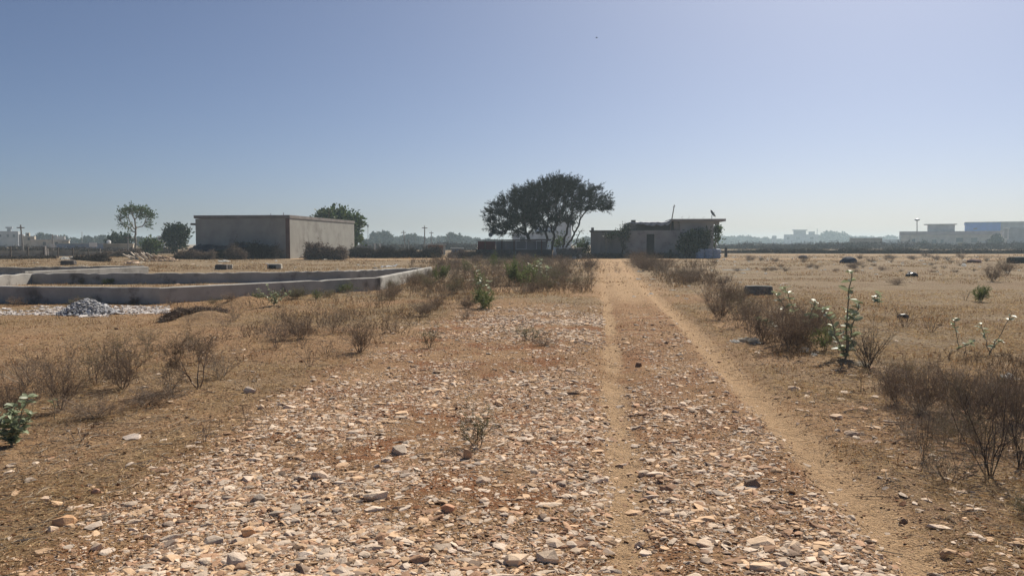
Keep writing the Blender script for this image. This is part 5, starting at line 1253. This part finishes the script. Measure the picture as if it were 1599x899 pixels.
milkweed(18, 696, 82, [(0.25, 0.55, 0.1), (-0.2, 0.6, 0.1), (0.35, 0.95, 0.35), (0.02, 0.75, 0.15), (-0.5, 0.5, 0.1), (0.1, 0.35, 0)], "waxy plant with broad whitish leaves cut by the picture edge", 3, 0.052, dens=2.2)
milkweed(428, 482, 30, [(-0.8, 0.8, 0.1), (-0.3, 1.0, 0.1), (0.4, 0.8, 0.1), (0.9, 0.7, 0.1), (0.05, 0.7, 0)], "clump of whitish waxy plants before the low plot wall", 4, 0.05, dens=1.6)
milkweed(1545, 553, 62, [(0.45, 1.0, 0.85), (-0.15, 0.75, 0.55), (0.25, 0.35, 0.4)], "leaning bare-stemmed waxy plant with a few leaves on the dry field", 5, 0.07, dens=0.8)
milkweed(1496, 545, 48, [(-0.1, 1.0, 0.5), (0.35, 0.25, 0.2)], "slim waxy plant with a leafy tip left of the leaning bare-stemmed one", 6, 0.06, dens=0.8)
milkweed(1372, 478, 20, [(0.1, 1.0, 0.3), (-0.3, 0.7, 0.4)], "little white-leaved plant behind the grey leafless shrub", 7, 0.12, dens=0.7)
milkweed(86, 654, 36, [(0.1, 0.95, 0.6)], "single waxy sprig with pale leaves before the dense tall dry shrub", 8, 0.05, dens=0.7)
milkweed(840, 440, 34, [(0.1, 1.0, 0.3), (-0.4, 0.8, 0.3), (0.5, 0.6, 0.3)], "waxy-leaved plant among the thicket beside the tall green weed", 9, 0.15)
milkweed(760, 470, 52, [(-0.3, 1.0, 0.35), (0.1, 0.6, 0.2)], "waxy-leaved plant rising over the bright green thicket plant", 10, 0.1, dens=0.8)

# ------------------------------------------------------------------ blocks, litter, rubbish
CONC = mat("rough_concrete", (0.23, 0.225, 0.20), (0.15, 0.15, 0.13), 5, 0.95, 0.8, 18, stain=(0.09, 0.085, 0.075), stain_scale=3)
def block(px0, px1, yb, yt, label, m, name, cat, dep=0.4, rz=0.0, hollow=False, seed=1):
    x0, Y = g(px0, yb); x1 = x0 + wpx(px1 - px0, Y); h = wpx(yb - yt, Y); r = np.random.default_rng(seed)
    bm = bmesh.new(); bmesh.ops.create_cube(bm, size=1); bmesh.ops.subdivide_edges(bm, edges=bm.edges[:], cuts=4, use_grid_fill=True)
    for v in bm.verts:
        c = v.co; k = max(abs(c.x), abs(c.y)) ; c *= 1 - 0.05 * (abs(c.x * 2) ** 8 * abs(c.z * 2) ** 8) - 0.04 * (abs(c.y * 2) ** 8 * abs(c.z * 2) ** 8)
        v.co = (c.x * (x1 - x0) + r.normal() * 0.008, c.y * dep + r.normal() * 0.008, (c.z + 0.5) * h + r.normal() * 0.007)
    me = bpy.data.meshes.new(name); bm.to_mesh(me); bm.free(); me.materials.append(m)
    o = link(name, me, None, ((x0 + x1) / 2, Y + dep / 2, Tz((x0 + x1) / 2, Y) - 0.03)); o.rotation_euler[2] = rz
    return tag(o, label, cat)
block(1168, 1208, 462, 446, "weathered grey concrete block lying at the back of the verge shrubs", CONC, "concrete_block", "block", 0.45, -0.15)
b2 = block(417, 438, 420, 411, "pale hollow concrete trough with a dark front before the grey house", mat("pale_trough", (0.5, 0.46, 0.38), None, 4), "concrete_trough", "trough", 0.5, 0.1, seed=2)
MB().box(-0.5 * 0.62, 0.5 * 0.22, -0.36, -0.27, 0.06, 0.26).build("dark_hollow", GLASSD, b2)
block(335, 352, 421, 412, "dark rough block with pale rubbish before the black tarpaulin", DARKC, "dark_block", "block", 0.5, 0.2, seed=3)
block(352, 361, 420, 412, "pale block next to the dark rough one before the tarpaulin", mat("pale_trough", (0.5, 0.46, 0.38)), "pale_block", "block", 0.4, 0.3, seed=4)
block(1584, 1612, 411, 400.5, "dark green-black container at the far edge of the field", mat("dark_container", (0.03, 0.045, 0.045), None, 2), "dark_container", "container", 1.0, 0.05, seed=5)
block(94, 113, 414, 406, "dark clump of rubble with a white sheet before the post fence", DARKC, "rubble_block", "rubble", 0.6, 0.2, seed=6)
def lump(px, py, wd, hd, label, m, name, cat, seed=0, group=None, rough=0.25, dd=0.7, sink=0.1):
    """a crumpled bag, rag or heap"""
    r = np.random.default_rng(seed + 500); x, y = g(px, py); W = wpx(wd, y); H = wpx(hd, y)
    bm = bmesh.new(); bmesh.ops.create_icosphere(bm, subdivisions=3, radius=1.0)
    ph = r.random(12) * 6.28; fr = r.normal(size=(12, 3)) * 2.6
    for v in bm.verts:
        c = np.array(v.co); s = max(0.35, 1 + rough * np.sum(np.abs(np.sin(fr @ c * (1 if rough < 0.4 else 1.5) + ph)) - 0.64) / (5 if rough < 0.4 else 2.6))
        v.co = (c[0] * s * W / 2, c[1] * s * W / 2 * (dd if rough < 0.4 else 1.9), max(c[2] * (s if rough < 0.4 else s * s * 0.7), -0.35) * H * (0.75 if rough < 0.4 else 0.5))
    me = bpy.data.meshes.new(name); bm.to_mesh(me); bm.free(); me.materials.append(m)
    o = link(name, me, None, (x, y, Tz(x, y) + H * (0.22 if rough < 0.4 else 0.12))); o.rotation_euler[2] = r.random() * 0.8 - 0.4; return tag(o, label, cat, group)
BAGW = mat("white_plastic", (0.80, 0.80, 0.78), (0.68, 0.68, 0.66), 6, 0.5, trans=0.75); BAGB = mat("black_plastic", (0.02, 0.022, 0.025), None, 5, 0.35)
RAG = mat("cream_rag", (0.74, 0.68, 0.56), (0.6, 0.54, 0.44), 6, trans=0.5)
lump(1171, 533, 26, 10, "crumpled cream-white rag under the brown verge shrubs", RAG, "rag", "rag", 1, rough=0.5)
lump(1147, 534, 14, 6, "flat white scrap beside the crumpled cream rag", BAGW, "plastic_scrap", "litter", 2, rough=0.5)
lump(1258, 548, 18, 12, "crumpled white plastic bag at the foot of the tallest waxy plant", BAGW, "plastic_bag", "bag", 3, rough=0.5)
lump(1271, 554, 9, 6, "small white scrap just beside the plastic bag by the waxy plant", BAGW, "plastic_scrap", "litter", 4, rough=0.5)
lump(1346, 570, 13, 12, "white rag caught at the base of the grey leafless shrub", RAG, "rag", "rag", 5, rough=0.5)
lump(1578, 589, 20, 12, "crumpled white bag lying on the field behind the tall stalks", BAGW, "plastic_bag", "bag", 6, rough=0.5)
lump(1410, 496, 17, 7, "black plastic bag lying on the open field behind the grey shrub", BAGB, "plastic_bag", "bag", 7)
lump(1424, 433, 20, 7, "black bag farther out on the open field", BAGB, "plastic_bag", "bag", 8)
lump(1325, 411, 26, 10, "dark blue covered heap on the far part of the field", mat("navy_sheet", (0.05, 0.06, 0.10), None, 2), "covered_heap", "heap", 9)
lump(1521, 410, 22, 6, "dull maroon heap on the far field near the dark container", mat("maroon_heap", (0.15, 0.08, 0.07), None, 2), "maroon_heap", "heap", 10)
lump(1254, 403, 14, 5, "small dark heap by the far hedge beyond the concrete block", mat("navy_sheet", (0.05, 0.06, 0.1)), "dark_heap", "heap", 11)
lump(1505, 416, 7, 5, "round white bundle on the far field", BAGW, "plastic_bundle", "litter", 12)
lump(975, 398, 10, 6, "pale bundle against the long low house's low wing", RAG, "bundle", "bundle", 13)
lump(452, 385.5 + 19, 6, 6, "small white bundle at the corner of the grey house", BAGW, "bundle", "bundle", 14)
lump(605, 420, 26, 9, "grey crumpled sheet lying along the plot's back wall", mat("grey_sheeting", (0.42, 0.44, 0.46), None, 4), "crumpled_sheet", "litter", 15, rough=0.6)
lump(105, 407, 10, 8, "white sheet draped over the rubble before the post fence", BAGW, "draped_sheet", "litter", 16, rough=0.6)
lump(350, 409, 12, 6, "pale crumpled bag on top of the dark rough block", BAGW, "plastic_bag", "bag", 17, rough=0.6)
lump(740, 439, 20, 6, "pale stone-like scrap in the thicket by the green plants", RAG, "rag", "rag", 18, rough=0.5)
lump(868, 444, 14, 4, "flat white scrap beside the thicket and the track", BAGW, "plastic_scrap", "litter", 19, rough=0.5)
rl = random.Random(31)
for i in range(60):
    px, py = rl.uniform(1100, 1595), 402 + 30 * rl.random() ** 1.6
    lump(px, py, rl.uniform(2.5, 5), rl.uniform(1.5, 3), "tiny white scrap of litter on the far dry field", BAGW, "litter_scrap", "litter", 40 + i, "tiny white litter scraps on the far dry field", 0.5)
for i in range(46):
    px, py = rl.uniform(20, 640), rl.uniform(405, 424)
    lump(px, py, rl.uniform(2.5, 7), rl.uniform(1.5, 3.5), "small pale scrap of rubble between the plot wall and the grey house", rl.choice((BAGW, RAG, RAG)), "rubble_scrap", "litter", 110 + i, "pale rubble scraps before the grey house", 0.5)
for i in range(22):
    px, py = rl.uniform(985, 1240), rl.uniform(415, 470)
    lump(px, py, rl.uniform(3, 8), rl.uniform(1.2, 3), "white scrap of litter on the outer verge of the far track", BAGW, "litter_scrap", "litter", 170 + i, "white litter scraps by the far track", 0.5)
# flat white strip on the field, planks pile, sacks
o = empty("white_strip", (*gp(1150, 422.5),), "long thin white strip lying on the dry field behind the concrete block", "strip"); MB().box(-0.8, 0.8, -0.06, 0.06, 0.0, 0.05).build("strip", BAGW, o)
def plank_pile():
    x, y = g(225, 407); o = empty("plank_pile", (x, y, Tz(x, y)), "sloping pile of pale boards and rubble near the thin tree", "pile"); r = random.Random(3); pm = mat("pale_board", (0.5, 0.43, 0.35), (0.34, 0.28, 0.22), 4)
    for k in range(9):
        R = Matrix.Translation((0.28 * k - 1.1, r.uniform(-0.3, 0.3), 0.05)) @ Matrix.Rotation(r.uniform(-0.2, 0.2), 4, 'Z') @ Matrix.Rotation(r.uniform(0.35, 0.75), 4, 'Y')
        MB().box(-0.9, 0.5, -0.1, 0.1, 0.0, 0.05 + r.random() * 0.05, R=R).build("board", pm, o)
plank_pile()
heap(250, 408, 60, 7, 260, "low spread of rubble and broken stone near the plank pile", 15, (0.8, 0.75, 0.7), 0.22, "rubble_heap", elong=0.7)
heap(470, 404, 40, 7, 160, "rubble at the sunlit corner of the grey house", 16, (0.8, 0.78, 0.75), 0.2, "rubble_heap")
heap(208, 412, 22, 4, 90, "few broken slabs before the plank pile", 17, (1.1, 1.05, 1.0), 0.25, "rubble_heap")
def sacks():
    Y = 81.0; a = at(1086, 402, Y); r = random.Random(9); sm = mat("blue_white_sack", (0.42, 0.48, 0.58), (0.25, 0.33, 0.48), 3, 0.6)
    for row in range(5):
        for k in range(3):
            bm = bmesh.new(); bmesh.ops.create_uvsphere(bm, u_segments=12, v_segments=8, radius=1)
            for v in bm.verts:
                c = v.co; f = lambda q, n: math.copysign(abs(q) ** n, q)
                v.co = (f(c.x, 0.6) * 0.46, f(c.y, 0.6) * 0.35, f(c.z, 0.7) * 0.115)
            me = bpy.data.meshes.new("sack"); bm.to_mesh(me); bm.free(); me.materials.append(sm); me.polygons.foreach_set("use_smooth", [True] * len(me.polygons))
            o = link("sack", me, None, (a[0] + 0.45 + k * 0.88 + (row % 2) * 0.07, Y + r.uniform(-.04, .04), 0.10 + row * 0.2))
            tag(o, "blue-white sack in the stack at the end of the long low house", "sack", "stacked sacks at the end of the long low house")
sacks()
def pot(px, label, m, h=0.75, r_=0.28, Y=81.0):
    a = at(px, 402, Y); o = MB().lathe([(r_ * 0.7, 0), (r_, h * 0.3), (r_ * 0.95, h * 0.7), (r_ * 0.55, h * 0.88), (r_ * 0.7, h)], 14).build("water_pot", m, None, (a[0], Y, 0.0), True); return tag(o, label, "pot")
pot(1047, "dark rounded water jar by the ledge of the long low house", GLASSD, 0.95, 0.24, 80.6)
pot(904, "white round pot at the end of the stone wall", BAGW, 0.5, 0.3, 79.0)
pot(897, "smaller white pot on the ground beside the stone wall", BAGW, 0.3, 0.22, 78.4)
pot(866, "white round pot at the foot of the acacia trunks", BAGW, 0.9, 0.22, 79.0)

# a bird high over the field
def bird():
    p = at(931.5, 59.5, 48.0); mb = MB()
    o = empty("bird", p, "tiny dark bird flying high above the acacia", "bird")
    mb.tube([(-0.07, 0, 0), (-0.03, 0, 0.0), (0.03, 0, 0.005), (0.06, 0, 0.01), (0.08, 0, 0.008)], [0.004, 0.014, 0.016, 0.011, 0.003], 7)
    mb.build("body", GLASSD, o)
    for s in (-1, 1):
        w_ = MB(); w_.add([(0.03, s * 0.012, 0.01), (-0.03, s * 0.012, 0.008), (-0.02, s * 0.07, 0.035), (0.02, s * 0.075, 0.038), (-0.035, s * 0.14, 0.02),
                           (0.03, s * 0.012, 0.014), (-0.03, s * 0.012, 0.012), (-0.02, s * 0.07, 0.039), (0.02, s * 0.075, 0.042)],
                          [(0, 1, 2, 3), (3, 2, 4), (5, 8, 7, 6), (8, 4, 7)]); w_.build("wing", GLASSD, o)
bird()
